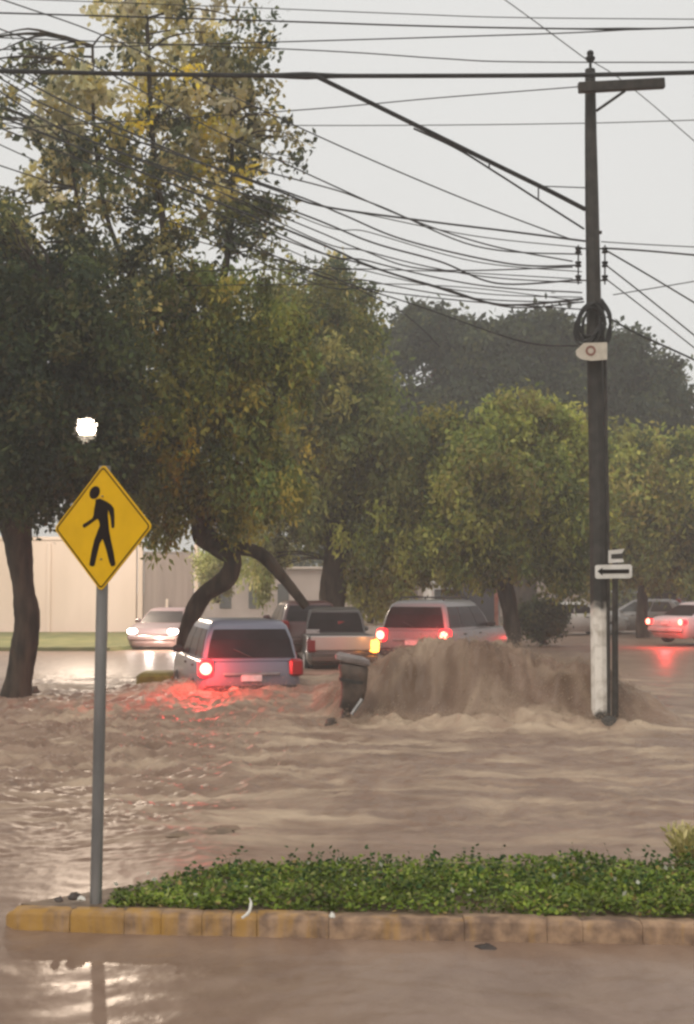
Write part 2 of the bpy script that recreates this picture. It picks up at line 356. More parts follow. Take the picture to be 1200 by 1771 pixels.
def water_foam(X, Y, z):
    wx = X + .6*fbm(X*.5, Y*.5, 60, 2); wy = Y + .6*fbm(X*.5+9, Y*.5, 61, 2)
    zone = sst(10.8, 13, Y)*(1-sst(30, 40, Y))
    f = np.clip(fbm(wx*.6, wy*1.5, 62, 6)*1.9+.05, 0, 1)*zone*.85
    f = f + np.clip(1-np.abs(perlin(wx*.8, wy*1.8, 64))*5, 0, 1)*zone*.28
    front = 22.35 - .18*X
    foot = np.exp(-((Y-front+.55)/.6)**2)*sst(-.5,.5,X)*(1-sst(4,5,X))
    f = f + foot*(.45+.5*fbm(X*2, Y*2, 65, 3))
    t = Y-front
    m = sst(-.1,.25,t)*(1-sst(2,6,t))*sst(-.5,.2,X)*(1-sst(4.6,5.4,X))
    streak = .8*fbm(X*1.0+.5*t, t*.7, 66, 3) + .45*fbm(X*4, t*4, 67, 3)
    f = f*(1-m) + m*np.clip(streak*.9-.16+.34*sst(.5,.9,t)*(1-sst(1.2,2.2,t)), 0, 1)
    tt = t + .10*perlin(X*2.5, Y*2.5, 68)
    arc = np.exp(-((tt-(.85-.42*(X-1.75)**2))/.075)**2)*(X<1.9)*(X>.3)  # pale arcs painted along curved lines of the wave face, added to the foam
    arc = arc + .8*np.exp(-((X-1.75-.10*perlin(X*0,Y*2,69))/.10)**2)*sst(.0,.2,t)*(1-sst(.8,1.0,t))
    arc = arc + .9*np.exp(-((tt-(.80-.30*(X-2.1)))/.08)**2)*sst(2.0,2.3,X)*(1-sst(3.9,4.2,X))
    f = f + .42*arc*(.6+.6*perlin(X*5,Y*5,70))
    return np.clip(f, 0, 1)
def water_silt_shade(X, Y):  # random silt patches, plus overhang shade painted on the lower wave face
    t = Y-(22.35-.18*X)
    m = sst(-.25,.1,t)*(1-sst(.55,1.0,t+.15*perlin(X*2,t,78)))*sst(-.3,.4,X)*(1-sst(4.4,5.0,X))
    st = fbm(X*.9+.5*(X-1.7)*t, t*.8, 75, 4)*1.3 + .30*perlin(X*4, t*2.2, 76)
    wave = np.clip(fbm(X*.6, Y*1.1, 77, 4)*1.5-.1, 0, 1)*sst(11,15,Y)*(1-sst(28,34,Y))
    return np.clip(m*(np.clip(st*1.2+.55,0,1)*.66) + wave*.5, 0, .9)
ys = np.concatenate([np.linspace(-6, 3.5, 14)[:-1], np.linspace(3.5, 11, 190)[:-1], np.linspace(11, 21, 300)[:-1], np.linspace(21, 24.2, 190)[:-1],
                     np.linspace(24.2, 34, 160)[:-1], np.linspace(34, 70, 110)[:-1], np.linspace(70, 240, 40)])
us = np.concatenate([np.linspace(-2.2, -.34, 40)[:-1], np.linspace(-.34, .34, 520)[:-1], np.linspace(.34, 2.2, 40)])
Yg, Ug = np.meshgrid(ys, us, indexing='ij'); Xg = Ug*(np.maximum(Yg, 0)+1.5)*.93
Zg = water_z(Xg, Yg); Fg = water_foam(Xg, Yg, Zg)
nr, nc = Xg.shape; idx = np.arange(nr*nc).reshape(nr, nc)
fc = np.stack([idx[:-1,:-1], idx[:-1,1:], idx[1:,1:], idx[1:,:-1]], -1).reshape(-1,4)
tag(np_mesh('flood_water', np.stack([Xg,Yg,Zg],-1).reshape(-1,3), fc, M['water'], attr=[('foam','FLOAT',Fg.ravel()), ('roughness','FLOAT',(.30+.16*sst(8.6,12,Yg)-.10*sst(31,36,Yg)*sst(-2,-4,Xg)-.08*np.exp(-((Yg-15)/2.2)**2)*sst(-.6,-1.8,Xg)).ravel()), ('silt_shade','FLOAT',water_silt_shade(Xg,Yg).ravel())], smooth=True), kind='structure')
def wz(X, Y): return float(water_z(np.array([X]), np.array([Y]))[0])

def drops(P, size, stretch):
    n = len(P); base = np.array([[x,y,z] for z in (-1,1) for x,y in ((-1,-1),(1,-1),(1,1),(-1,1))], float)
    base[:4] *= .7
    q = rng.normal(size=(n,3,3)); Q,_ = np.linalg.qr(q)
    loc = base[None]*size[:,None,None]*np.stack([np.ones(n), .6+.5*rng.random(n), stretch],1)[:,None,:]*.5
    loc = loc*(.7+.6*rng.random((n,8,1)))
    v = np.einsum('nij,nkj->nki', Q, loc)+P[:,None,:]
    f0 = np.array([[0,3,2,1],[4,5,6,7],[0,1,5,4],[1,2,6,5],[2,3,7,6],[3,0,4,7]])
    return v.reshape(-1,3), (f0[None]+np.arange(n)[:,None,None]*8).reshape(-1,4)
def spray():
    Ps = []
    # thrown off the crest in bursts
    nb_ = 230
    bx = rng.uniform(-.3,4.5,nb_); byy = 22.35-.18*bx+rng.uniform(.65,1.3,nb_)
    for x,y in zip(bx,byy):
        n = int(rng.integers(30,110)); sp = rng.uniform(.05,.15)
        p = rng.normal(size=(n,3))*np.array([sp*1.2,sp,sp*.7]); p[:,2] = np.abs(p[:,2])-.02
        p += np.array([x,y,0]); p[:,2] += water_z(p[:,0],p[:,1]); Ps.append(p)
    # boiling along the foot and round the pole, bin and first car
    for (cx_,cy_,sx_,sy_,sz_,n) in ((1.9,21.85,1.7,.25,.07,2600),(3.95,21.5,.35,.3,.10,500),(.1,21.75,.35,.3,.10,500),(-1.75,24.75,.9,.25,.09,900),(-2.9,25.6,.3,.6,.10,500),(-3.6,21,1.6,2.0,.05,900),(.5,19,3.0,1.5,.03,700)):
        n *= 2; p = rng.normal(size=(n,3))*np.array([sx_,sy_,sz_]); p += np.array([cx_,cy_,0]); p[:,2] = np.abs(p[:,2])*.9+water_z(p[:,0],p[:,1])-.005; Ps.append(p)
    P = np.concatenate(Ps); size = .0035+.0085*rng.random(len(P))**2.5
    return drops(P, size, .8+1.6*rng.random(len(P)))
v, f = spray()
m_s = noise_mat('muddy_spray', (.28,.20,.14), (.42,.32,.23), 2, .4, .4, bump=0)
tag(np_mesh('water_spray', v, f, m_s), 'brown spray and droplets thrown off the flood waves', 'spray', kind='stuff')

# verge by the far wall, far kerb nose
def slab(name, poly, z0, z1, mat):
    mb = MB(); mb.prism(poly, lambda u, v: Vector((u,v,z0)), lambda u, v: Vector((u,v,z1))); return mb.build(name, mat, smooth=False)
tag(slab('grass_verge', [(-70,46.5), (-7.6,46.5), (-6.9,48), (-7.5,61.5), (-70,61.5)], -.6, .12, M['verge']), kind='structure')
tag(slab('far_ground', [(-160,75), (160,75), (160,340), (-160,340)], -.6, .10, M['ground']), kind='structure')

# ------------------------------------------------------------------ near median with kerb and ground cover
pF = [(-2.09, 9.02), (-1.4, 8.93), (0, 8.79), (2.2, 8.62), (5, 8.45), (9, 8.3)]
pB = [(-2.09, 9.3), (-1.5, 9.72), (-.85, 10.25), (.0, 10.45), (9, 10.6)]
def fy(x): return np.interp(x, [p[0] for p in pF], [p[1] for p in pF])
def by(x): return np.interp(x, [p[0] for p in pB], [p[1] for p in pB])
mb = MB(); KT = .152
edges = [(-2.06), -1.70, -1.36, -1.13, -.88, -.70, -.545, -.11, .70, 1.19, 1.4, 1.75, 2.1, 2.9, 3.8, 4.7, 5.6, 6.5, 7.4, 8.3]
for i in range(len(edges)-1):
    x0, x1 = edges[i]+.0015, edges[i+1]-.0015
    jit = random.uniform(-.008,.008); tz = KT+random.uniform(-.008,.006)
    ya, yb = float(fy(x0))+jit, float(fy(x1))+jit
    segs = []
    nseg = 8
    for k in range(nseg+1):
        t = k/nseg; x = x0+(x1-x0)*t; y = ya+(yb-ya)*t
        chip = .006*math.sin(x*37)+.005*math.sin(x*91)
        e = .006 if k in (0,nseg) else 0
        segs.append([(x, y+e, -.5), (x, y+e, tz-.03-e), (x, y+.012+e, tz-.01-e), (x, y+.035+chip, tz-e), (x, y+.14, tz-e), (x, y+.155, tz-.015-e), (x, y+.155, -.5)])
    mb.rings(segs)
# nose turning round to the back
nose = []
for a in np.linspace(0, 1, 9):
    x = -2.12 + .0*a; 
    ang = math.pi*1.0*a
    nose.append((-2.05-.09*math.sin(ang)*1.0, 9.03+.34*a))
for (x,y) in [(-1.85,9.52),(-1.5,9.78),(-1.1,10.1),(-.8,10.33),(0,10.52),(2,10.58),(5,10.63),(8.3,10.68)]: nose.append((x,y))
rs = []
for i,(x,y) in enumerate(nose):
    a = Vector(nose[max(i-1,0)]); b_ = Vector(nose[min(i+1,len(nose)-1)]); d = (b_-a).normalized(); nrm = Vector((d.y,-d.x))
    hz = KT-.01-.012*i if i < 9 else -.03
    def pt(o, z): return (x+nrm.x*o, y+nrm.y*o, z)
    rs.append([pt(0,-.5), pt(0,hz-.03), pt(.012,hz-.01), pt(.035,hz), pt(.13,hz), pt(.145,hz-.015), pt(.145,-.5)])
mb.rings(rs)
tag(mb.build('kerb', M['kerb'], angle=50), kind='structure')
poly = [(-2.05,9.2)] + [(x, float(fy(x))+.1) for x in (-1.8,-1.4,0,2.2,5,8.3)] + [(x, float(by(x))) for x in (8.3,2,0,-.85,-1.5)]
tag(slab('median', poly, -.5, .142, M['mud']), kind='structure')

def leaves_arrays(pos, axis, L, W, col, nrm=None):
    n = len(pos); ax = axis/np.linalg.norm(axis, axis=1, keepdims=True)
    rnd = rng.normal(size=(n,3)) if nrm is None else nrm
    sd = np.cross(ax, rnd); sd /= (np.linalg.norm(sd, axis=1, keepdims=True)+1e-9)
    L = np.broadcast_to(np.asarray(L), (n,))[:,None]; W = np.broadcast_to(np.asarray(W), (n,))[:,None]
    v = np.stack([pos, pos+ax*L*.45+sd*W*.5, pos+ax*L, pos+ax*L*.45-sd*W*.5], 1).reshape(-1,3)
    f = np.arange(n*4).reshape(n,4)
    c = np.repeat(np.concatenate([col, np.ones((n,1))],1), 4, 0)
    return v, f, c
def merge_leaves(parts):
    V = np.concatenate([p[0] for p in parts]); o = 0; Fs = []
    for p in parts: Fs.append(p[1]+o); o += len(p[0])
    return V, np.concatenate(Fs), np.concatenate([p[2] for p in parts])

def ground_cover():
    n = 62000
    x = rng.uniform(-1.75, 7.5, n*2); y = rng.uniform(8.8, 11.1, n*2)
    dens = .5+.9*fbm(x*1.6, y*1.6, 70, 3)
    ok = (y > fy(x)+.17+.03*np.sin(x*9)) & (y < by(x)-.05) & (rng.random(n*2) < np.clip(dens+.12,0.08,1)) & (x > -1.50+1.1*(y-9.6)) & (x > -1.5)
    x = x[ok][:n]; y = y[ok][:n]; n = len(x)
    hmax = (.02+.075*np.clip(fbm(x*2.2, y*2.2, 71, 3)+.5,0,1))*sst(-1.7,-.5,x) + .02
    edge = sst(.0,.2,y-fy(x)-.15)
    h = hmax*(.45+.55*edge)*rng.random(n)**.7
    pos = np.stack([x,y,.142+h],1)
    ax = rng.normal(size=(n,3))*np.array([1,1,.35])+np.array([0,0,.25])
    base = np.array([[.09,.14,.017],[.155,.215,.026],[.22,.275,.035],[.31,.33,.09],[.28,.2,.07]])
    k = rng.choice(5, n, p=[.34,.34,.2,.08,.04]); col = base[k]*(.75+.5*rng.random((n,1)))
    patch = np.clip(fbm(x*3, y*3, 72, 2)+.5,0,1)[:,None]; col *= (.5+.9*patch)
    parts = [leaves_arrays(pos, ax, rng.uniform(.025,.05,n), rng.uniform(.018,.032,n), col, nrm=np.array([0,0,1.])+rng.normal(size=(n,3))*.5)]
    # sprigs standing above the mat
    m_ = 420
    sx_ = rng.uniform(-1.2, 7, m_); sy_ = fy(sx_)+.25+rng.random(m_)**.6*(by(sx_)-fy(sx_)-.35)
    for a, b_ in zip(sx_, sy_):
        hh = random.uniform(.09,.19); q = random.randint(4,8); lean = rng.normal(size=2)*.04
        zz = np.linspace(.02, hh, q); p = np.stack([a+lean[0]*zz/hh, b_+lean[1]*zz/hh, .142+zz],1)
        parts.append(leaves_arrays(p, rng.normal(size=(q,3))*np.array([1,1,.5]), .04, .024, np.tile([[.04,.085,.018]], (q,1))*(.6+.8*rng.random((q,1)))))
        st = np.array([[a, b_, .14]]); parts.append(leaves_arrays(st, np.array([[lean[0], lean[1], hh]]), np.array([hh]), np.array([.006]), np.array([[.05,.08,.02]])))
    # pale dry leaves and petals caught in it
    m_ = 60
    a = rng.uniform(-1.5, 4, m_); b_ = fy(a)+.18+rng.random(m_)*(by(a)-fy(a)-.35)
    parts.append(leaves_arrays(np.stack([a,b_,.19+rng.random(m_)*.08],1), rng.normal(size=(m_,3)), .045, .03, np.tile([[.5,.5,.4]],(m_,1))))
    return merge_leaves(parts)
v, f, c = ground_cover()
tag(np_mesh('ground_cover', v, f, M['grassleaf'], attr=[('leaf_colour','FLOAT_COLOR',c)]), label='low green weeds covering the near kerbed median', cat='ground cover', kind='stuff')

def scrap(name, px, py, z, size, label, cat, mat=M['litter'], seed=0, group=None):
    p = G(px, py, z); rr = random.Random(seed); mb = MB()
    n = 9; ring0 = []; 
    rs = []
    for lv, sc_ in ((0,.5),(.25,1),(.6,.85),(1,.35)):
        rs.append([Vector((math.cos(2*math.pi*k/n)*size[0]*sc_*(.6+.6*rr.random()), math.sin(2*math.pi*k/n)*size[1]*sc_*(.6+.6*rr.random()), lv*size[2]*(.7+.5*rr.random()))) for k in range(n)])
    mb.rings(rs); o = mb.build(name, mat); o.location = p; o.rotation_euler = (0,0,rr.random()*3)
    return tag(o, label, cat, group)
scrap('litter_scrap', 140, 1558, .168, (.035,.03,.03), 'small white scrap on the kerb just left of the pedestrian sign post', 'litter', seed=1)
scrap('litter_scrap', 102, 1560, .168, (.03,.03,.035), 'small dark clod on the kerb nose left of the pedestrian sign post', 'debris', M['dead_wood'], seed=2)
scrap('litter_scrap', 128, 1556, .168, (.05,.03,.04), 'dark heap of leaves on the kerb beside the pedestrian sign post', 'debris', M['dead_wood'], seed=3)
scrap('litter_scrap', 574, 1588, .168, (.022,.02,.035), 'white crumpled scrap on the kerb near the middle of the median', 'litter', seed=4)
mb = MB(); mb.tube(spline([G(418,1588,.17), G(430,1578,.20), G(434,1562,.24), G(431,1553,.27)], 4), [.008,.01,.009,.012,.01,.009,.009,.01,.008,.006,.005,.005,.004], 6)
tag(mb.build('stalk', M['litter']), 'pale bent stalk leaning over the kerb in front of the weeds', 'stalk')
# floating dark clumps
for px, py, sz, lb, sd in ((305,1446,(.17,.16,.035),'small dark clump floating in the brown water left of a wider one',5), (378,1437,(.26,.2,.03),'wide dark clump floating in the brown water behind the median tip',6),
                       (838,1641,(.075,.06,.03),'dark green weed clump in the water against the kerb',8)):
    p = G(px,py); scrap('floating_clump', px, py, wz(p.x,p.y)-.012, sz, lb, 'debris', M['mud'] if sd!=8 else M['dead_wood'], seed=sd)

# yellow-green tuft at the right edge of the median
def tuft(name, base, n, h, spread, cols, label, cat, L=.22, W=.018):
    e = thing(name, label, cat, base); a = rng.uniform(0,2*np.pi,n); 
    ax = np.stack([np.cos(a)*spread*rng.random(n), np.sin(a)*spread*rng.random(n), np.ones(n)],1)
    pos = np.stack([np.cos(a)*.06*rng.random(n), np.sin(a)*.06*rng.random(n), np.zeros(n)],1)
    pos2 = pos + ax/np.linalg.norm(ax,axis=1,keepdims=True)*h*rng.random((n,1))
    col = np.array(cols)[rng.choice(len(cols), n)]*(.7+.6*rng.random((n,1)))
    v,f,c = merge_leaves([leaves_arrays(pos, ax, h*rng.uniform(.6,1,n), W, col), leaves_arrays(pos2, ax+rng.normal(size=(n,3))*.8, L*.4, W*1.6, col)])
    np_mesh('foliage', v, f, M['grassleaf'], e, attr=[('leaf_colour','FLOAT_COLOR',c)])
    mb = MB()
    for k in range(5):
        a_ = k*1.3; mb.tube([(0,0,-.05), (math.cos(a_)*.05, math.sin(a_)*.05, h*.4), (math.cos(a_)*.14, math.sin(a_)*.14, h*.8)], [.006,.004,.002], 5)
    mb.build('stem', M['bark'], e); return e
p = G(1192,1492,.14); tuft('grass_tuft', p, 260, .24, .8, [(.52,.45,.17),(.44,.41,.15),(.58,.5,.24)], 'pale yellow grass tuft at the back of the median', 'plant')

# ------------------------------------------------------------------ pedestrian sign
YS = 9.22
base = G(171, 1555, .142); base = Vector((base.x, YS, .142))
sg = thing('pedestrian_sign', 'yellow diamond sign with a black walking figure on a grey steel post', 'road sign', base)
top = PY(181, 806, YS); mb = MB()
prof = [(0,0),(.0,0)]
mb.tube([Vector((0,0,-.4)), Vector((0,0,0)), (top-base)*.5, top-base], .0375, 20); mb.build('post', M['steel'], sg, angle=60)
phi = R(-31); ctr = PY(177, 912.5, YS-.06) - base
ux = Vector((math.cos(phi), math.sin(phi), 0)); nz = Vector((math.sin(phi), -math.cos(phi), 0)); vz = Vector((.012,0,1)).normalized()
S = F/YS; cosv = .776
def pl(off): return lambda u, v: ctr + ux*u + vz*v + nz*off
def rdiamond(h, r=.03, n=5):
    out = []
    for k in range(4):
        a = k*math.pi/2; c = Vector((math.cos(a), math.sin(a)))*(h-r*1.414)
        for j in range(n+1):
            t = a-math.pi/4+math.pi/2*j/n; out.append((c.x+math.cos(t)*r, c.y+math.sin(t)*r))
    return out
HD = .405
mb = MB(); mb.prism(rdiamond(HD), pl(-.003), pl(.003)); plate = mb.build('plate', M['sign_yellow'], sg, smooth=False)
mb = MB(); a = rdiamond(HD-.016, .024); b_ = rdiamond(HD-.027, .02); n = len(a)
va = [pl(.0035)(*q) for q in a]; vb = [pl(.0035)(*q) for q in b_]; vc = [pl(.0055)(*q) for q in a]; vd = [pl(.0055)(*q) for q in b_]
mb.add(va+vb+vc+vd, [(i,(i+1)%n,n+(i+1)%n,n+i) for i in range(n)] + [(2*n+i,2*n+(i+1)%n,3*n+(i+1)%n,3*n+i) for i in range(n)] + [(i,(i+1)%n,2*n+(i+1)%n,2*n+i) for i in range(n)] + [(n+i,n+(i+1)%n,3*n+(i+1)%n,3*n+i) for i in range(n)])
mb.build('border', M['sign_black'], plate, smooth=False)
def zp(x, y): # zoomed-picture coordinates of the pictogram to plate metres
    return (((60+x/5)-177)/(cosv*S), (912.5-(780+y/5))/S)
body = [(524,420),(560,410),(622,440),(660,468),(684,500),(690,560),(692,655),(682,672),(668,664),(660,600),(652,560),(640,520),(636,505),(634,560),(642,630),(648,690),(664,770),(690,880),(707,975),(700,992),(672,996),(655,960),(625,850),(592,758),(568,800),(545,900),(528,985),(512,997),(486,988),(482,975),(500,860),(520,770),(548,690),(566,645),(560,610),(546,585),(520,600),(470,635),(430,662),(418,650),(416,632),(450,612),(500,580),(510,552),(514,500),(524,450)]
head = [(515+45*math.cos(t)-8*math.sin(t), 358+56*math.sin(t)) for t in [2*math.pi*k/20 for k in range(20)]]
mb = MB()
for poly in (body, head):
    mb.prism([zp(*q) for q in poly], pl(.0035), pl(.0055))
mb.build('walking_figure', M['sign_black'], plate, smooth=False)
for vv in (-.2,.2):
    mb = MB(); c_ = ctr+vz*vv+nz*.006; mb.box(c_, (.016,.016,.008), Matrix.Rotation(phi,4,'Z'), .003); mb.build('bolt', M['steel'], plate)
# pole reflection etc comes from the water itself

# ------------------------------------------------------------------ utility pole
YP = 21.9
pb = G(1040, 1256); pb = Vector((pb.x, YP, 0))
up = thing('utility_pole', 'dark concrete utility pole with a crossarm and a white painted foot', 'utility pole', pb)
def U(x, y, Y=YP): return PY(x, y, Y) - pb
shaft = [(1040,1330,17),(1040,1256,17),(1038.5,1150,16.5),(1036,1000,16),(1033.5,850,15),(1030.5,700,14),(1028,600,13.5),(1025.5,450,12.5),(1023.5,350,12),(1021.5,230,10.5),(1020.5,120,9)]
mb = MB(); mb.tube([U(x,y) for x,y,_ in shaft], [r*YP/F for _,_,r in shaft], 8); mb.build('shaft', M['pole'], up, angle=30)
mb = MB()
a = U(1000,152,YP-.24); b_ = U(1149,144,YP-.20); mid = (a+b_)/2; d = b_-a
rot = d.to_track_quat('X','Z').to_matrix().to_4x4(); mb.box(mid, (d.length,.11,.155), rot, .01); mb.build('crossarm', M['dark_metal'], up)
mb = MB(); mb.tube([U(1031,192,YP-.1), U(1081,157,YP-.2)], .022, 6); mb.build('brace', M['dark_metal'], up)
mb = MB(); mb.lathe([(.022,-.05),(.022,.10),(.05,.11),(.075,.14),(.075,.17),(.04,.19),(.055,.22),(.05,.26),(.02,.28)], U(1021,118)); mb.build('pin_insulator', M['black'], up)
mb = MB(); mb.tube([U(1053,1250,YP-.12), U(1051,900,YP-.1), U(1046,625,YP-.1), U(1041,560,YP-.1)], .027, 8); mb.build('conduit', M['dark_metal'], up)
for sx_, xs in ((-1,1000),(1,1046)):
    mb = MB(); mb.tube([U(xs,424,YP), U(xs,492,YP)], .012, 6)
    mb.tube([U(1026,430,YP), U(xs,430,YP)], .012, 6); mb.tube([U(1027,485,YP), U(xs,485,YP)], .012, 6)
    rk = mb.build('insulator_rack', M['dark_metal'], up)
    for yy in (433,457,481):
        c_ = U(xs, yy, YP-.02); mb = MB(); mb.lathe([(.02,-.045),(.048,-.04),(.05,-.02),(.03,0),(.05,.02),(.048,.04),(.02,.045)], c_); mb.build('spool_insulator', M['black'], rk)
mb = MB(); mb.box(U(1034,402,YP-.02), (.12,.06,.05), None, .01); mb.build('bracket', M['dark_metal'], up)
# terminal box with its round emblem
bx = [(996,606),(1002,600),(1010,593),(1050,592),(1050,622),(1022,624),(1004,621),(996,614)]
mb = MB(); mb.prism(bx, lambda u,v: U(u,v,YP-.16), lambda u,v: U(u,v,YP-.36)); box = mb.build('terminal_box', M['beige_box'], up, smooth=False)
mb = MB()
cxp, cyp = 1021.5, 606.5; nn_ = 24
ri, ro = 5.0, 9.0
vs = []
for Yo in (-.355,-.366):
    for r_ in (ri,ro):
        vs += [U(cxp+r_*math.cos(2*math.pi*k/nn_), cyp+r_*math.sin(2*math.pi*k/nn_), YP+Yo) for k in range(nn_)]
fs = []
for k in range(nn_):
    j = (k+1)%nn_
    fs += [(2*nn_+k,2*nn_+j,3*nn_+j,3*nn_+k), (k,j,2*nn_+j,2*nn_+k), (nn_+k,nn_+j,3*nn_+j,3*nn_+k)]
mb.add(vs, fs); mb.build('emblem_ring', M['emblem'], box, smooth=False)
# coil of slack cable
cc = thing('cable_coil', 'tangled black coil of slack cable hung above the beige box on the pole', 'cable coil', pb)
mb = MB()
for k in range(7):
    cx_ = 1020+random.uniform(-6,4); cy_ = 560+random.uniform(-6,8); rx = random.uniform(14,26); ry = random.uniform(24,38); tl = random.uniform(.1,.6)
    pts = []
    for j in range(21):
        t = 2*math.pi*j/20; x = rx*math.cos(t); y = ry*math.sin(t)
        pts.append(U(cx_+x*math.cos(tl)-y*math.sin(tl)*.8, cy_+x*math.sin(tl)+y*math.cos(tl), YP-.2-.03*math.sin(t*2+k)))
    mb.tube(pts, .022, 6, cap=False)
for k in range(3):
    mb.tube(spline([U(1040,525-4*k,YP-.15), U(1052+2*k,545,YP-.2), U(1056-3*k,580,YP-.2), U(1046,598,YP-.2)], 6), .018, 6)
mb.build('cable_loop', M['cable'], cc)

# one-way sign by the pole
ob = G(1063, 1262); YO = ob.y; ob = Vector((ob.x, YO, 0))
ow = thing('one_way_sign', 'dark post beside the utility pole with a white arrow plate', 'road sign', ob)
def O(x, y, Y=YO): return PY(x, y, Y) - ob
mb = MB(); mb.tube([O(1064,1330), O(1064,1262), O(1063.5,1100), O(1064,948)], [.05,.05,.048,.045], 10); mb.build('post', M['dark_metal'], ow)
mb = MB(); mb.lathe([(.17,-.2),(.17,.06),(.12,.16),(.06,.20)], O(1055,1262), 10); mb.build('footing', M['concrete_dark'], ow)
def rect(x0,y0,x1,y1): return [(x0,y0),(x1,y0),(x1,y1),(x0,y1)]
mb = MB(); mb.prism([(1029,979),(1032,977),(1090,976),(1093,979),(1093,997),(1090,1000),(1032,1001),(1029,998)], lambda u,v: O(u,v,YO-.05), lambda u,v: O(u,v,YO-.07)); ap = mb.build('arrow_plate', M['sign_white'], ow, smooth=False)
mb = MB(); mb.prism([(1033,988),(1042,981.5),(1042,985),(1088,984.5),(1088,991.5),(1042,992),(1042,995.5)], lambda u,v: O(u,v,YO-.072), lambda u,v: O(u,v,YO-.076)); mb.build('arrow', M['sign_black'], ap, smooth=False)
mb = MB(); mb.prism([(1052,952),(1080,949),(1075,958),(1079,972),(1052,974)], lambda u,v: O(u,v,YO-.05), lambda u,v: O(u,v,YO-.065)); npl = mb.build('name_plate', M['sign_white'], ow, smooth=False)
mb = MB(); mb.prism([(1057,958.5),(1077,957),(1077,966),(1057,966.5)], lambda u,v: O(u,v,YO-.067), lambda u,v: O(u,v,YO-.070)); mb.build('plate_band', M['dark_metal'], npl, smooth=False)

# ------------------------------------------------------------------ cables
def cable(pts, Y0, Y1, wpx0, label, name='overhead_cable', group='overhead cables', bulge=None):
    wpx = wpx0 if wpx0 > 7 else wpx0*.72
    pts = list(pts); yr = (pts[0][0], pts[-1][0])
    def ext(a_, b_, x): return (x, b_[1]+(b_[1]-a_[1])*(x-b_[0])/(b_[0]-a_[0]))
    e1 = ext(pts[-2], pts[-1], 2100) if pts[-1][0] >= 1300 else None
    e0 = ext(pts[1], pts[0], -800) if pts[0][0] <= -80 else None
    if e1: pts.append(e1)
    if e0: pts.insert(0, e0)
    xs = [p[0] for p in pts]; x0, x1 = yr
    P_ = [PY(x, y, max(6, Y0+(Y1-Y0)*min(1.6,max(-.5,(x-x0)/(x1-x0))))) for x, y in pts]
    sp = spline(P_, 10); rad = []
    for q in sp:
        r_ = wpx*.5*q.y/F
        rad.append(r_)
    if bulge:
        for i, q in enumerate(sp):
            px = CX + F*q.x/q.y
            rad[i] *= 1+bulge[2]*math.exp(-((px-bulge[0])/bulge[1])**2)
    mb = MB(); mb.tube(sp, rad, 6); return tag(mb.build(name, M['cable']), label, 'cable', group)
T = 'overhead_cable'
cable([(-80,-6),(400,12),(700,24),(900,30.5),(1300,34)], 24,22, 2.4, 'highest thin cable running straight across the top of the sky')
cable([(-80,20),(460,36),(700,44),(900,48.5),(1100,50),(1300,44)], 24,22, 4.2, 'dark cable with a thick splice near the top right of the sky', bulge=(1080,45,.7))
cable([(-80,88),(500,72),(800,63),(980,57),(1085,51.5)], 24,22, 3.2, 'thin cable rising rightwards to join the spliced cable')
cable([(-80,62),(520,86),(760,101),(900,107),(1300,108)], 24,22, 3.0, 'thin cable level with the very tip of the pole')
cable([(-80,121),(250,128),(530,131),(800,131),(1020,129.5),(1300,123)], 20.6,21.6, 8.0, 'thickest black cable crossing the whole sky just above the crossarm', bulge=(525,35,.7))
cable([(545,131),(700,207),(860,286),(950,330),(1012,362)], 20.9,21.8, 8.0, 'heavy black cable slanting from the thickest cable down to the pole')
o_ = cable([(715,222),(790,257),(860,300),(930,345),(1010,396)], 21.2,21.8, 5.0, 'thinner cable hung by ties under the slanting heavy cable')
for (x, ya, yb) in ((846,281,292),(931,318,345),(770,241,247)):
    mb = MB(); q0 = PY(x,ya,21.45); q1 = PY(x,yb,21.45); mb.tube([q0,q1], .012, 5); mb.build('tie', M['cable'], o_)
cable([(-80,228),(480,193),(760,169),(1002,150)], 26,21.7, 2.8, 'thin cable rising gently to the left end of the crossarm')
cable([(-80,212),(530,217),(960,214),(1300,205)], 40,40, 2.4, 'faint level cable crossing the pole below the crossarm')
cable([(860,-10),(940,48),(1016,104),(1024,106),(1110,166),(1300,330)], 15,34, 2.6, 'thin cable running along the street over the tip of the pole')
cable([(-80,-30),(180,62),(420,175),(600,258),(800,343),(990,415)], 29,21.9, 3.4, 'uppermost of the thin cables fanning from the left tree to the pole')
cable([(-80,20),(150,108),(345,212),(600,332),(725,385),(850,425),(990,452)], 29,21.9, 3.6, 'fanning cable that crosses the level dark one halfway to the pole')
cable([(-80,70),(100,170),(300,262),(480,330),(560,357),(735,382),(880,400),(1012,417)], 29,21.9, 5.0, 'dark cable flattening out to the clamp above the left insulators')
cable([(-80,90),(120,200),(490,330),(590,370),(700,415),(880,456),(1000,459)], 29,21.8, 4.2, 'sagging cable ending on the middle left insulator')
cable([(-80,110),(120,228),(500,362),(640,418),(760,452),(860,490),(1000,484)], 29,21.8, 4.4, 'sagging cable ending on the lowest left insulator')
cable([(-80,150),(480,372),(620,430),(740,466),(990,462)], 31,22, 3.4, 'thin cable in the middle of the left fan running level at its end')
cable([(-80,170),(490,395),(640,460),(770,500),(870,527),(1008,517)], 30,21.8, 5.4, 'thick low cable dipping before it reaches the pole above the coil')
cable([(-80,190),(480,410),(620,455),(740,493),(880,531),(1010,522)], 30,21.9, 3.6, 'thin cable twinned just below the thick low cable')
cable([(-80,260),(490,448),(600,490),(720,528),(900,590),(1000,598)], 30,21.8, 3.4, 'lowest slanting cable passing in front of the far tree')
cable([(-80,478),(480,466),(720,468),(990,482)], 34,22, 2.6, 'faint nearly level cable across the fan at insulator height')
cable([(-80,500),(500,492),(760,494),(1000,520)], 34,22, 2.4, 'faint level cable just above the tops of the far tree')
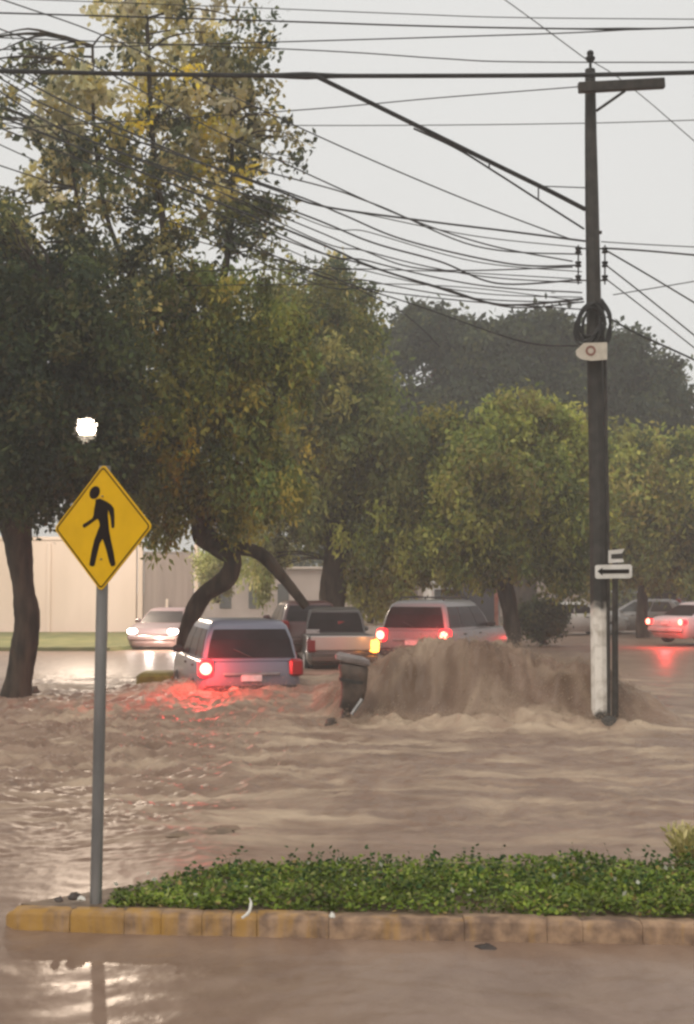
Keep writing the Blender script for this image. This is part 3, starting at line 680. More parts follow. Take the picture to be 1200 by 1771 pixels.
cable([(-80,300),(520,468),(660,520),(720,560),(760,600)], 30,34, 2.8, 'thin cable slanting down into the green tree right of the fan')
for k,(a_,b_,c_,d_) in enumerate([(352,402,452,470),(378,436,476,489),(398,452,492,506),(418,470,506,514),(440,486,516,523),(300,350,425,440),(335,372,408,428),(462,500,522,535)]):
    cable([(-80,60+22*k),(470,a_),(640,b_),(820,c_),(1006,d_)], 36,21.9, 2.6+.5*(k%3), 'one of the thin drooping strands bunched between the left tree and the pole')
cable([(1040,418),(1120,423),(1300,432)], 21.9,20, 2.6, 'faint cable leaving the pole rightwards, the upper of a near level pair')
cable([(1042,429),(1120,434),(1300,450)], 21.9,20, 4.6, 'dark near level cable leaving the pole rightwards at insulator height')
cable([(1046,432),(1120,475),(1300,583)], 21.9,17, 4.4, 'cable slanting right from the top right insulator')
cable([(1046,457),(1120,515),(1300,660)], 21.9,17, 3.8, 'cable slanting right from the middle right insulator')
cable([(1046,481),(1120,538),(1300,680)], 21.9,17, 3.2, 'cable slanting right from the lowest right insulator')
cable([(1050,548),(1100,576),(1200,622),(1300,672)], 21.8,18, 5.2, 'dark cable slanting right from the coil above the box')
cable([(1060,510),(1120,500),(1300,470)], 30,30, 2.6, 'faint cable rising rightwards across the slanting ones')
cable([(940,322),(1020,325)], 21.7,21.9, 2.8, 'short level strand tying the heavy slanting cable to the pole')

# ------------------------------------------------------------------ trees
GREENS = {
 'dark': [(.042,.064,.026),(.06,.085,.03),(.036,.054,.026),(.085,.105,.036),(.10,.095,.035)],
 'mid': [(.18,.205,.045),(.23,.24,.05),(.13,.165,.045),(.30,.28,.06),(.40,.34,.07),(.14,.19,.055),(.17,.21,.06)],
 'tan': [(.70,.60,.30),(.72,.60,.22),(.6,.54,.29),(.74,.66,.44),(.12,.145,.075),(.62,.6,.38)],
 'upper': [(.11,.135,.06),(.2,.205,.075),(.085,.11,.06),(.54,.44,.15),(.30,.27,.11),(.08,.095,.055)],
 'olive': [(.26,.30,.07),(.34,.36,.08),(.19,.235,.06),(.43,.42,.10),(.30,.26,.075)],
 'brown': [(.20,.215,.062),(.25,.25,.07),(.15,.175,.055),(.32,.29,.09),(.16,.2,.06)],
 'grey': [(.05,.065,.030),(.07,.085,.036),(.032,.046,.026),(.10,.11,.045),(.042,.056,.03)],
 'pale': [(.34,.35,.14),(.42,.41,.19),(.28,.31,.11)],
 'yellow': [(.72,.56,.07),(.66,.52,.09),(.55,.48,.08)],
}
def crown(blobs, base, hole=None):
    """blobs: (px, py, rx_px, ry_px, Y, depth_m, clusters, leaves, cluster_r, droop, palette, L, W)"""
    parts = []; centres = []
    for (px,py,rx,ry,Y,dep,nc_,nl,cr_,droop,pal,L,W) in blobs:
        droop *= .6; W *= 1.0+.9*min(droop,.5); nc_ = int(nc_*1.15); cr_ *= .86
        if pal == 'tan': L *= 1.2; W *= 1.3; nl = int(nl*.8)
        c0 = np.array(PY(px,py,Y)); sx_ = rx*Y/F; sz_ = ry*Y/F
        d = rng.normal(size=(nc_,3)); d /= np.linalg.norm(d,axis=1,keepdims=True); d *= rng.random((nc_,1))**.42
        cc_ = c0 + d*np.array([sx_,dep,sz_])
        centres.append((c0, cc_))
        pl_ = np.array(GREENS[pal]); kc = rng.choice(len(pl_), nc_); br = .5+1.0*rng.random(nc_)
        n = nc_*nl; ci = np.repeat(np.arange(nc_), nl)
        size = (cr_*(.55+.9*rng.random(nc_)))[ci][:,None]
        g = rng.normal(size=(n,3)); g[:,2] = g[:,2]*(.7+droop*.9) - droop*np.abs(rng.normal(size=n))*.9
        g[:,:2] *= (1-.45*droop)
        pos = cc_[ci] + g*size*.62
        ax = rng.normal(size=(n,3)); ax[:,2] -= droop*2.2+.25
        col = pl_[kc][ci]; alt = rng.random(n) < .3
        col = np.where(alt[:,None], pl_[rng.choice(len(pl_), n)], col)*(br[ci][:,None])*(.8+.4*rng.random((n,1)))
        if hole is not None:
            hx,hy,hrx,hry = hole
            dv = pos-np.array(EYE); dep_ = dv@np.array(FW); X_ = CX+F*(dv[:,0])/dep_; Y_ = CY-F*(dv@np.array(UP))/dep_
            keep = ((X_-hx)/hrx)**2+((Y_-hy)/hry)**2 > (.95+.35*rng.random(n))**2
            pos, ax, col = pos[keep], ax[keep], col[keep]; n = len(pos)
        parts.append(leaves_arrays(pos, ax, L*(.65+.7*rng.random(n)), W*(.65+.7*rng.random(n)), col))
    v,f,c = merge_leaves(parts); v = v-np.array(base)
    return v,f,c,centres
def tree(name, label, Y, trunk, blobs, limbs=(), group=None, nb=26, hole=None, cat='tree', bark='bark', base=None, extra=()):
    """trunk: [(px,py,radius_px)], limbs: list of the same; twigs run from the limbs to leaf clusters"""
    bp_ = PY(trunk[0][0], trunk[0][1], Y); base = Vector((bp_.x, Y, bp_.z))
    e = thing(name, label, cat, base, group=group)
    def wood(path, nm):
        pts = [PY(p[0],p[1],p[3] if len(p)>3 else Y)-base for p in path]; sp = spline(pts, 6)
        rad = np.interp(np.linspace(0,len(path)-1,len(sp)), range(len(path)), [p[2]*Y/F for p in path])
        rad = [r_*(1+.05*math.sin(i*.7+path[0][0])+.02*math.sin(i*2.3)) for i,r_ in enumerate(rad)]
        return sp, rad
    mb = MB(); sp, rad = wood(trunk, 'trunk'); mb.tube(sp, rad, 12); mb.build('trunk', M[bark], e, angle=80)
    v,f,c,cent = crown(blobs, base, hole)
    anchors = [s for s in sp[len(sp)//2:]]
    for l in limbs:
        mb = MB(); s2, r2 = wood(l, 'limb'); mb.tube(s2, r2, 8); mb.build('limb', M[bark], e, angle=80); anchors += s2[2:]
    mb = MB()
    for (c0, cc_) in cent:
        for q in cc_[rng.choice(len(cc_), min(nb, len(cc_)), replace=False)]:
            t = Vector(q)-base; s = min(anchors, key=lambda a_: (a_-t).length)
            L_ = (t-s).length
            if L_ < .15: continue
            if hole is not None:
                def hp(w_): 
                    d_ = w_+base-EYE; dp_ = d_.dot(FW); return ((CX+F*d_.x/dp_-hole[0])/(hole[2]+12))**2+((CY-F*d_.dot(UP)/dp_-hole[1])/(hole[3]+12))**2
                if min(hp(s.lerp(t,k/8)+Vector((0,0,.10*L_*(1-abs(k/4-1))))) for k in range(9)) < 1: continue
            m1 = s.lerp(t,.4)+Vector((random.uniform(-.1,.1),random.uniform(-.1,.1),.10))*L_; m2 = s.lerp(t,.75)+Vector((random.uniform(-.06,.06),random.uniform(-.06,.06),.08))*L_
            r0 = min(.05, .012+.011*L_); mb.tube(spline([s,m1,m2,t],3), list(np.linspace(r0,.005,10)), 5, cap=False)
    if mb.v: mb.build('branches', M[bark], e, angle=80)
    np_mesh('crown', v, f, M['leaf'], e, attr=[('leaf_colour','FLOAT_COLOR',c)])
    return e

# left tree, dark low crown
tree('shade_tree', 'dark leafy tree with a bare trunk at the left edge', 27.2,
     [(24,1225,30),(30,1190,25),(40,1130,22),(47,1075,23),(42,1030,19),(36,980,20),(30,930,26),(25,890,30),(30,850,26)],
     [(40,700,150,150,27,1.9,110,150,.42,.25,'dark',.15,.07), (150,640,110,120,27.2,1.7,80,140,.40,.3,'dark',.15,.07), (-60,640,150,230,27.4,2,110,130,.42,.25,'dark',.15,.07),
      (60,800,140,90,26.6,1.7,75,150,.38,.35,'dark',.14,.06), (195,790,50,80,27.4,.9,26,120,.32,.45,'dark',.14,.06), (90,530,120,90,27.5,1.6,60,120,.40,.2,'dark',.15,.07),
      (-20,430,70,120,27.5,1.3,30,90,.40,.2,'upper',.15,.07)],
     limbs=[[(28,880,20),(-20,830,14),(-70,760,9)],[(30,870,20),(70,820,15),(90,740,9),(100,650,5)],[(30,860,16),(40,760,12),(60,620,7),(90,500,4)]], hole=(149,740,24,26))
# tall airy tree with the S-bent trunk
YT = 30.5
tree('leaning_tree', 'tall airy tree with an S-bent trunk and yellowing upper leaves', YT, hole=(149,740,24,26), trunk=
     [(318,1170,17),(322,1110,16),(330,1070,15),(352,1030,16),(392,1000,17),(402,965,16),(375,945,18),(352,925,20),(345,890,18),(325,820,16),(300,720,14)],
     blobs=[(255,330,170,150,30.5,2.0,48,62,.36,.15,'upper',.16,.085), (130,240,130,130,30.8,1.7,36,54,.33,.1,'tan',.17,.09), (380,250,110,130,30.6,1.6,40,52,.33,.1,'tan',.17,.09),
      (260,110,170,110,30.6,1.8,44,52,.33,.1,'tan',.17,.09), (250,-40,210,90,30.6,1.8,40,44,.33,.1,'tan',.17,.09), (420,110,70,80,30.4,1.1,22,50,.32,.1,'upper',.16,.085),
      (440,360,60,100,30.3,1.1,20,65,.34,.15,'upper',.16,.085), (215,500,180,110,30.4,1.9,58,80,.38,.3,'upper',.15,.075), (370,560,130,120,30.2,1.7,74,105,.38,.5,'mid',.16,.055),
      (330,700,120,110,30.2,1.7,76,120,.38,.7,'mid',.17,.05), (285,820,75,110,30.3,1.2,48,130,.36,.9,'mid',.17,.045), (420,820,110,100,30.2,1.4,55,120,.36,.9,'mid',.17,.045),
      (240,600,60,200,30.8,1.2,26,90,.36,.5,'dark',.15,.06), (300,780,70,60,29.6,.9,10,70,.25,.6,'yellow',.13,.05), (320,240,160,150,30.0,1.6,16,45,.30,.1,'yellow',.16,.08),
      (60,420,110,110,30.9,1.4,34,60,.36,.1,'upper',.16,.085), (500,240,50,60,30.2,.7,7,26,.24,.1,'upper',.15,.08), (470,620,90,110,30.4,1.4,45,110,.36,.6,'mid',.16,.05),
      (20,130,110,120,31,1.3,20,45,.34,.1,'upper',.16,.085)],
     limbs=[[(350,925,14),(400,945,12),(450,958,12),(490,1000,10),(530,1050,7)],[(345,900,13),(290,840,10),(250,740,8),(235,600,6),(150,420,4),(120,250,2.5)],
            [(325,820,12),(310,640,9),(290,450,7),(265,250,5),(255,60,3.5),(250,-80,2.5)],[(310,700,9),(370,560,7),(400,380,5),(400,200,3)],[(300,560,6),(200,420,4.5),(165,250,3.5),(160,80,2.5)],
            [(350,905,10),(420,860,8),(460,780,5),(480,640,3)]], nb=16)
# broad brown-green tree in the middle
tree('broad_tree', 'broad drooping tree with a thick straight trunk behind the cars', 46,
     [(572,1130,28),(573,1060,25),(577,1000,22),(580,940,20),(584,880,18),(588,800,14)],
     [(545,700,140,150,46.0,3.2,115,150,0.56,.7,'brown',0.228,0.072), (640,800,110,130,45.7,2.8,85,150,0.54,.8,'brown',0.228,0.072), (500,830,110,110,45.7,2.6,75,140,0.54,.9,'brown',0.228,0.066),
      (530,560,110,90,46.2,2.6,70,130,0.54,.4,'mid',0.216,0.084), (595,600,60,80,46.2,2.0,42,110,0.51,.5,'mid',0.216,0.084), (660,940,90,90,45.5,2.0,44,130,0.46,.9,'olive',0.216,0.066),
      (450,940,60,90,46.0,1.5,26,110,0.41,1.,'pale',0.216,0.054), (580,500,60,55,46.2,1.5,22,80,0.46,.2,'upper',0.204,0.096), (560,770,50,40,44.2,0.8,5,50,0.27,.8,'yellow',0.168,0.060), (500,700,90,110,44.8,1.5,26,70,0.41,.7,'mid',0.216,0.066),
      (690,850,60,110,46.0,2.1,48,130,0.51,.7,'brown',0.228,0.072)],
     limbs=[[(585,860,13),(540,790,10),(510,690,6),(510,560,3)],[(586,830,13),(640,760,9),(680,680,5)],[(588,800,11),(580,680,8),(600,540,3)]], nb=14)
tree('bushy_tree', 'bright olive tree with a forked dark trunk right of the red lit car', 45,
     [(889,1145,16),(886,1100,15),(882,1060,14),(874,1020,15),(860,985,13),(852,940,11),(858,860,8)],
     [(865,830,130,110,45,3.0,120,150,.50,.6,'olive',.22,.075), (800,900,105,85,44.7,2.4,75,150,.46,.8,'olive',.22,.07), (960,880,95,105,45.2,2.5,80,140,.48,.7,'olive',.22,.07),
      (900,740,95,65,45.3,2.1,55,120,.46,.4,'olive',.21,.085), (760,800,60,100,45.4,1.6,40,120,.44,.6,'mid',.21,.075), (880,950,110,50,44.5,1.6,44,120,.38,.9,'brown',.2,.06),
      (780,960,70,55,44.3,1.3,30,120,.36,.9,'olive',.2,.06), (980,790,70,70,45.4,1.6,34,110,.44,.5,'olive',.21,.08), (985,975,60,45,45,1.4,22,110,.38,.7,'brown',.2,.06)],
     limbs=[[(872,1015,8),(900,970,6),(940,900,4),(960,840,2.5)],[(856,960,9),(820,910,6),(790,860,3)],[(855,900,8),(880,800,5),(900,730,2.5)]], nb=12)
tree('backdrop_tree', 'hazy tree added behind the pale wall as dark backing for the lit street lamp', 70,  # added so the lamp globe glows against dark leaves instead of sky
     [(205,1100,12),(203,980,11),(200,880,9),(195,800,6)],
     [(150,760,80,90,70,2.6,110,120,.6,.2,'grey',.32,.17), (215,810,70,70,69.5,2.2,60,110,.6,.2,'grey',.32,.17), (90,800,60,70,70,2.2,50,110,.6,.2,'grey',.32,.17)],
     limbs=[[(200,880,6),(160,800,4),(140,740,2)],[(200,860,5),(225,800,3)]], nb=8)
tree('far_tree', 'big hazy grey-green tree rising behind all the others', 78,
     [(905,1095,26),(905,1000,24),(908,900,22),(905,820,18),(900,740,13)],
     [(745,575,58,40,78,3,44,120,.75,.2,'grey',.40,.22), (690,605,38,32,77.5,2,22,110,.6,.2,'grey',.40,.22), (800,620,52,50,78,3,40,120,.75,.2,'grey',.40,.22), (668,700,45,50,77,2.5,24,110,.7,.2,'grey',.40,.22),
      (870,590,52,42,78.5,3,36,120,.75,.2,'grey',.40,.22), (945,580,45,36,78,2.5,30,120,.7,.2,'grey',.40,.22), (1010,610,50,42,78.5,3,36,120,.75,.2,'grey',.40,.22), (1075,620,46,40,79,3,32,120,.75,.2,'grey',.40,.22),
      (1135,660,44,40,79,2.5,30,120,.7,.2,'grey',.40,.22), (1165,715,30,42,79,2,22,110,.6,.2,'grey',.40,.22), (1100,730,80,60,79,4,60,120,.8,.2,'grey',.40,.22), (990,700,95,70,78.5,4,80,120,.8,.2,'grey',.40,.22),
      (860,690,90,70,78,4,74,120,.8,.2,'grey',.40,.22), (760,720,80,80,77,4,70,120,.8,.2,'grey',.40,.22), (960,810,150,70,78,4,80,110,.8,.2,'grey',.40,.22), (1120,820,90,60,79,4,50,110,.8,.2,'grey',.40,.22), (780,830,110,60,77,4,60,110,.8,.2,'grey',.40,.22)],
     limbs=[[(905,820,13),(820,720,9),(750,600,5)],[(903,800,13),(980,700,9),(1080,660,5)],[(900,740,10),(890,640,5)]], nb=10)
tree('roadside_tree', 'olive tree behind the pole at the right edge of the street', 58,
     [(1112,1110,12),(1110,1060,10),(1114,1000,9),(1120,930,8)],
     [(1110,870,95,95,58,3.2,95,140,.62,.5,'olive',.28,.1), (1180,900,80,100,58.5,3,75,130,.6,.5,'mid',.28,.1), (1090,800,70,60,58,2.4,46,110,.6,.3,'olive',.28,.11), (1180,810,60,60,58.5,2.2,36,110,.6,.3,'olive',.28,.11),
      (1090,960,75,50,57.5,2,38,120,.5,.6,'brown',.27,.09), (1240,860,80,120,59,3,60,110,.6,.4,'mid',.28,.1), (1180,985,70,40,58,2,30,110,.48,.6,'brown',.27,.09)],
     limbs=[[(1114,980,7),(1090,900,4),(1080,820,2)],[(1118,950,7),(1160,880,4),(1180,820,2)]], nb=10)
# round shrub on the far median
def shrub(name, label, px, py, rx, ry, Y, pal, n=60, group=None):
    return tree(name, label, Y, [(px, py+ry+8, 6),(px+2,py+ry*.4,5),(px,py,3)], [(px,py,rx,ry,Y,rx*Y/F*.8,n,150,.30,.2,pal,.13,.065)], nb=10, cat='shrub', group=group)
shrub('shrub', 'dark round shrub beside the forked trunk', 940, 1072, 42, 34, 50, 'dark', 80)
shrub('shrub', 'pale weeping shrub behind the S-bent trunk', 375, 990, 34, 45, 52, 'pale', 40)
shrub('shrub', 'pale green shrub between the two middle trunks', 640, 1030, 40, 40, 50, 'pale', 40)
# far mass of foliage closing the view
def treeline():
    parts = []
    n = 420; x = rng.uniform(-8, 75, n); y = 100+rng.uniform(-5,8,n); hgt = 5.2+1.6*perlin(x*.15, x*0, 80)
    z = rng.random(n)**.8*hgt; q = 110; ci = np.repeat(np.arange(n), q)
    pos = np.stack([x,y,z],1)[ci]+rng.normal(size=(n*q,3))*.75
    pl_ = np.array(GREENS['grey']+GREENS['brown']); col = pl_[rng.choice(len(pl_),n)][ci]*(.8+.6*rng.random(n))[ci][:,None]
    return leaves_arrays(pos, rng.normal(size=(n*q,3)), .5, .24, col)
v,f,c = treeline(); tag(np_mesh('treeline', v, f, M['leaf'], attr=[('leaf_colour','FLOAT_COLOR',c)]), 'far grey-green woods closing the street behind the cars', 'trees', kind='stuff')

# ------------------------------------------------------------------ wall, gate, far buildings, street lamp
YW = 62.0
def X_at(px, Y): return (px-CX)/F*Y
def Z_at(py, Y): return PY(600,py,Y).z
wl = thing('boundary_wall', 'long pale plastered wall behind the grass verge at left', 'wall', (X_at(60,YW), YW, 0))
def wbox(px0, px1, py0, py1, Y, th, name, mat, parent, bev=.02):
    x0,x1 = X_at(px0,Y),X_at(px1,Y); z1,z0 = Z_at(py0,Y),Z_at(py1,Y)
    mb = MB(); mb.box(Vector(((x0+x1)/2, Y+th/2, (z0+z1)/2))-parent.location, (x1-x0, th, z1-z0), None, bev); return mb.build(name, mat, parent)
wbox(-260,236,935,1112,YW,.25,'panel',M['wall_pale'],wl); wbox(-262,238,928,934.6,YW-.04,.33,'coping',M['wall_pale'],wl)
for k in range(3): wbox(-220+k*150,-212+k*150,938,1112,YW-.08,.075,'pier',M['wall_pale'],wl)
gt = thing('sliding_gate', 'grey gate between pale posts right of the long wall', 'gate', (X_at(292,YW), YW, 0))
wbox(249,335,958,1068,YW,.08,'leaf',M['gate_grey'],gt)
for a,b_ in ((238,247),(336,343)): wbox(a,b_,940,1112,YW-.1,.3,'gate_post',M['wall_pale'],gt)
wbox(287,291,1036,1080,YW-.5,.12,'stop_post',M['wall_pale'],gt); wbox(249,335,954,957.6,YW-.02,.12,'top_rail',M['gate_grey'],gt)
wbox(249,335,1068.4,1110,YW+.01,.10,'sill_wall',M['wall_pale'],gt)
YB = 88.0
fb = thing('roadside_building', 'low pale building glimpsed beneath the middle trees', 'building', (X_at(520,YB), YB, 0))
wbox(345,700,985,1090,YB,6,'wall',M['wall_far'],fb); wbox(342,703,980,984.5,YB-.3,6.5,'roof',M['wall_pale'],fb)
for px in (380,430,480,560,610,655): wbox(px,px+20,1010,1052,YB-.06,.05,'window',M['glass_grey'],fb)
YB = 92.0
fb2 = thing('roadside_building', 'low pale building seen behind the forked tree trunk', 'building', (X_at(850,YB), YB, 0))
wbox(722,1000,990,1086,YB,6,'wall',M['wall_far'],fb2); wbox(719,1003,985,989.5,YB-.3,6.5,'roof',M['wall_pale'],fb2)
for px in (812,838,905,960): wbox(px,px+15,1010,1050,YB-.06,.05,'window',M['glass_grey'],fb2)
wbox(905,924,1008,1026,YB-.12,.05,'bright_window',M['sign_white'],fb2)

YL = 52.0
lb = Vector((X_at(183,YL), YL, 0)); sl = thing('street_lamp', 'lit street lamp glowing through the dark left tree', 'street lamp', lb)
zt = Z_at(722,YL); lx = X_at(148,YL)-lb.x
mb = MB(); mb.tube(spline([(0,0,-.4),(0,0,3),(0,0,zt-.5),(-.15,0,zt-.1),(lx*.6,0,zt+.05),(lx*.85,0,zt+.02)],6), [.09-.05*i/30 for i in range(31)], 10); mb.build('pole', M['steel'], sl)
mb = MB(); mb.box((lx,0,zt-.02), (.75,.36,.14), None, .05); hd = mb.build('lamp_head', M['steel'], sl)
mb = MB(); mb.lathe([(.05,-.5),(.24,-.60),(.34,-.46),(.38,-.28),(.31,-.1),(.1,-.085)], (lx,0,zt)); mb.build('globe', emit_mat('street_lamp_globe',(.8,.75,.65),(1,.83,.66),16), hd)
def plight(name, loc, col, energy, radius):
    d = bpy.data.lights.new(name,'POINT'); d.energy = energy; d.color = col; d.shadow_soft_size = radius
    o = bpy.data.objects.new(name, d); COL.objects.link(o); o.location = loc; return o
plight('street_lamp_light', lb+Vector((lx,-.1,zt-.75)), (1,.8,.62), 3600, .3)

# far kerb nose
mb = MB(); p0 = G(226,1197); p1 = G(292,1190)
mb.box(((p0.x+p1.x)/2, 30.6, .02), (p1.x-p0.x+.1, 1.3, .56), None, .06)
tag(mb.build('traffic_island', noise_mat('faded_yellow_kerb', (.2,.15,.035),(.36,.27,.05),5,.7,.3,bump=.3)), kind='structure')
mb = MB()
scrap('mud_clod', 60, 1199, .06, (.14,.12,.12), 'dark mud clod at the foot of the left tree', 'debris', M['mud'], seed=12)

# ------------------------------------------------------------------ debris standing in the wave
YD = 22.0
pd = G(598,1256); pd = Vector((X_at(598,YD), YD, 0))
db = thing('litter_bin', 'battered dark litter bin with a grey lid leaning beside the big wave', 'litter bin', pd); db.rotation_euler = (0,R(5),0)
def Dd(x,y,Y=YD): return PY(x,y,Y)-pd
M['bin'] = noise_mat('wet_dark_bin', (.03,.019,.014), (.11,.075,.055), 4, .6, .5, bump=.5)
def oval(x, y, rx, ry, dy=0):
    c = Dd(x, y); r1 = rx*YD/F
    return [c+Vector((math.copysign(abs(math.cos(a))**.6, math.cos(a))*r1, math.copysign(abs(math.sin(a))**.6, math.sin(a))*r1*.8+dy, math.cos(a)*ry*YD/F)) for a in [2*math.pi*k/20 for k in range(20)]]
mb = MB(); mb.rings([oval(598,1226,15,-2), oval(605,1208,20,-2), oval(606,1190,22,-2), oval(604,1168,24,-1), oval(602,1152,26,-2), oval(602,1148,23,-2)]); mb.build('body', M['bin'], db, angle=50)
mb = MB(); mb.rings([oval(601,1147,27,-3), oval(600,1143,31,-3), oval(599,1136,30,-3), oval(598,1132,22,-3)]); mb.build('lid', noise_mat('grey_lid',(.15,.125,.115),(.23,.19,.18),6,.5,.4), db, angle=50)
mb = MB(); mb.rings([oval(603,1180,23.5,-2), oval(603,1174,24.5,-2)]); mb.build('band', M['trim'], db)
mb = MB(); mb.tube([Dd(598,1225), Dd(590,1275)], .075, 10); mb.build('post', M['bin'], db)
mb = MB(); mb.tube([Dd(622,1207,YD-.2), Dd(606,1235,YD-.25)], .03, 8); mb.build('bent_bracket', M['steel'], db)
mb = MB(); mb.rings([oval(572,1262,9,0,-.3), oval(571,1252,10,0,-.3), oval(573,1243,8,0,-.3), oval(574,1240,3,0,-.3)]); ck = mb.build('footing', M['bin'], db)

# ------------------------------------------------------------------ vehicles
def rring(x0,x1,hw,r,z,n=4):
    out = []
    for (cx_,cy_,a0) in ((x1-r,hw-r,0),(x0+r,hw-r,90),(x0+r,-hw+r,180),(x1-r,-hw+r,270)):
        for k in range(n+1):
            a = R(a0+90*k/n); out.append((cx_+r*math.cos(a), cy_+r*math.sin(a), z))
    return out
KINDS = {
 'suv': dict(low=[(.24,-2.08,2.08,.80,.2),(.36,-2.2,2.2,.88,.25),(.62,-2.22,2.2,.90,.25),(.86,-2.19,2.14,.885,.25),(1.0,-2.15,2.0,.86,.25),(1.03,-2.1,1.9,.82,.25)],
   gh=[(1.02,-2.14,1.02,.84,.12),(1.38,-2.06,.62,.77,.13),(1.62,-1.95,.3,.69,.15),(1.70,-1.82,.18,.62,.2),(1.72,-1.6,.0,.5,.2)], wza=1.07, wzb=1.56, wb=(-1.3,1.32), tail=(.90,.30), wr=.35, splits=(.02,.30,.66,.97)),
 'sedan': dict(low=[(.2,-2.1,2.1,.78,.2),(.32,-2.22,2.2,.86,.3),(.58,-2.25,2.2,.88,.3),(.8,-2.22,2.05,.865,.3),(.92,-2.1,1.7,.83,.3),(.95,-2.0,1.5,.78,.3)],
   gh=[(.93,-1.72,1.05,.80,.12),(1.2,-1.25,.62,.70,.13),(1.38,-.95,.3,.62,.15),(1.44,-.7,.1,.52,.2)], wza=.97, wzb=1.33, wb=(-1.32,1.32), tail=(.76,.17), wr=.32, splits=(.06,.48,.95)),
 'hatch': dict(low=[(.2,-1.9,1.95,.76,.2),(.32,-2.0,2.05,.84,.3),(.58,-2.02,2.05,.86,.3),(.82,-1.98,1.95,.845,.3),(.96,-1.93,1.6,.81,.3),(.99,-1.85,1.4,.76,.3)],
   gh=[(.97,-1.92,1.05,.79,.12),(1.28,-1.75,.55,.70,.13),(1.48,-1.55,.2,.62,.15),(1.55,-1.3,.0,.5,.2)], wza=1.02, wzb=1.43, wb=(-1.22,1.25), tail=(.92,.26), wr=.32, splits=(.06,.45,.94)),
 'pickup': dict(low=[(.34,-2.5,2.5,.80,.15),(.46,-2.6,2.62,.88,.2),(.66,-2.6,2.62,.89,.2),(.72,-2.58,2.58,.88,.2)],
   gh=[(1.04,-.55,1.25,.82,.12),(1.4,-.48,.85,.76,.13),(1.66,-.40,.5,.68,.15),(1.74,-.2,.3,.58,.2)], wza=1.09, wzb=1.60, wb=(-1.6,1.65), tail=(.82,.34), wr=.37, splits=(.05,.5,.95)),
 'van': dict(low=[(.26,-2.4,2.4,.84,.2),(.38,-2.5,2.5,.92,.25),(.7,-2.5,2.5,.94,.25),(1.0,-2.5,2.3,.93,.25),(1.06,-2.48,2.1,.91,.25)],
   gh=[(1.05,-2.49,1.75,.90,.12),(1.5,-2.46,1.25,.86,.14),(1.85,-2.4,.95,.80,.2),(1.95,-2.3,.7,.7,.25)], wza=1.12, wzb=1.65, wb=(-1.5,1.5), tail=(1.0,.4), wr=.34, splits=(.02,.34,.67,.96)),
}
def lerp_ring(gh, z):
    zs = [g[0] for g in gh]; return [float(np.interp(z, zs, [g[i] for g in gh])) for i in (1,2,3,4)]
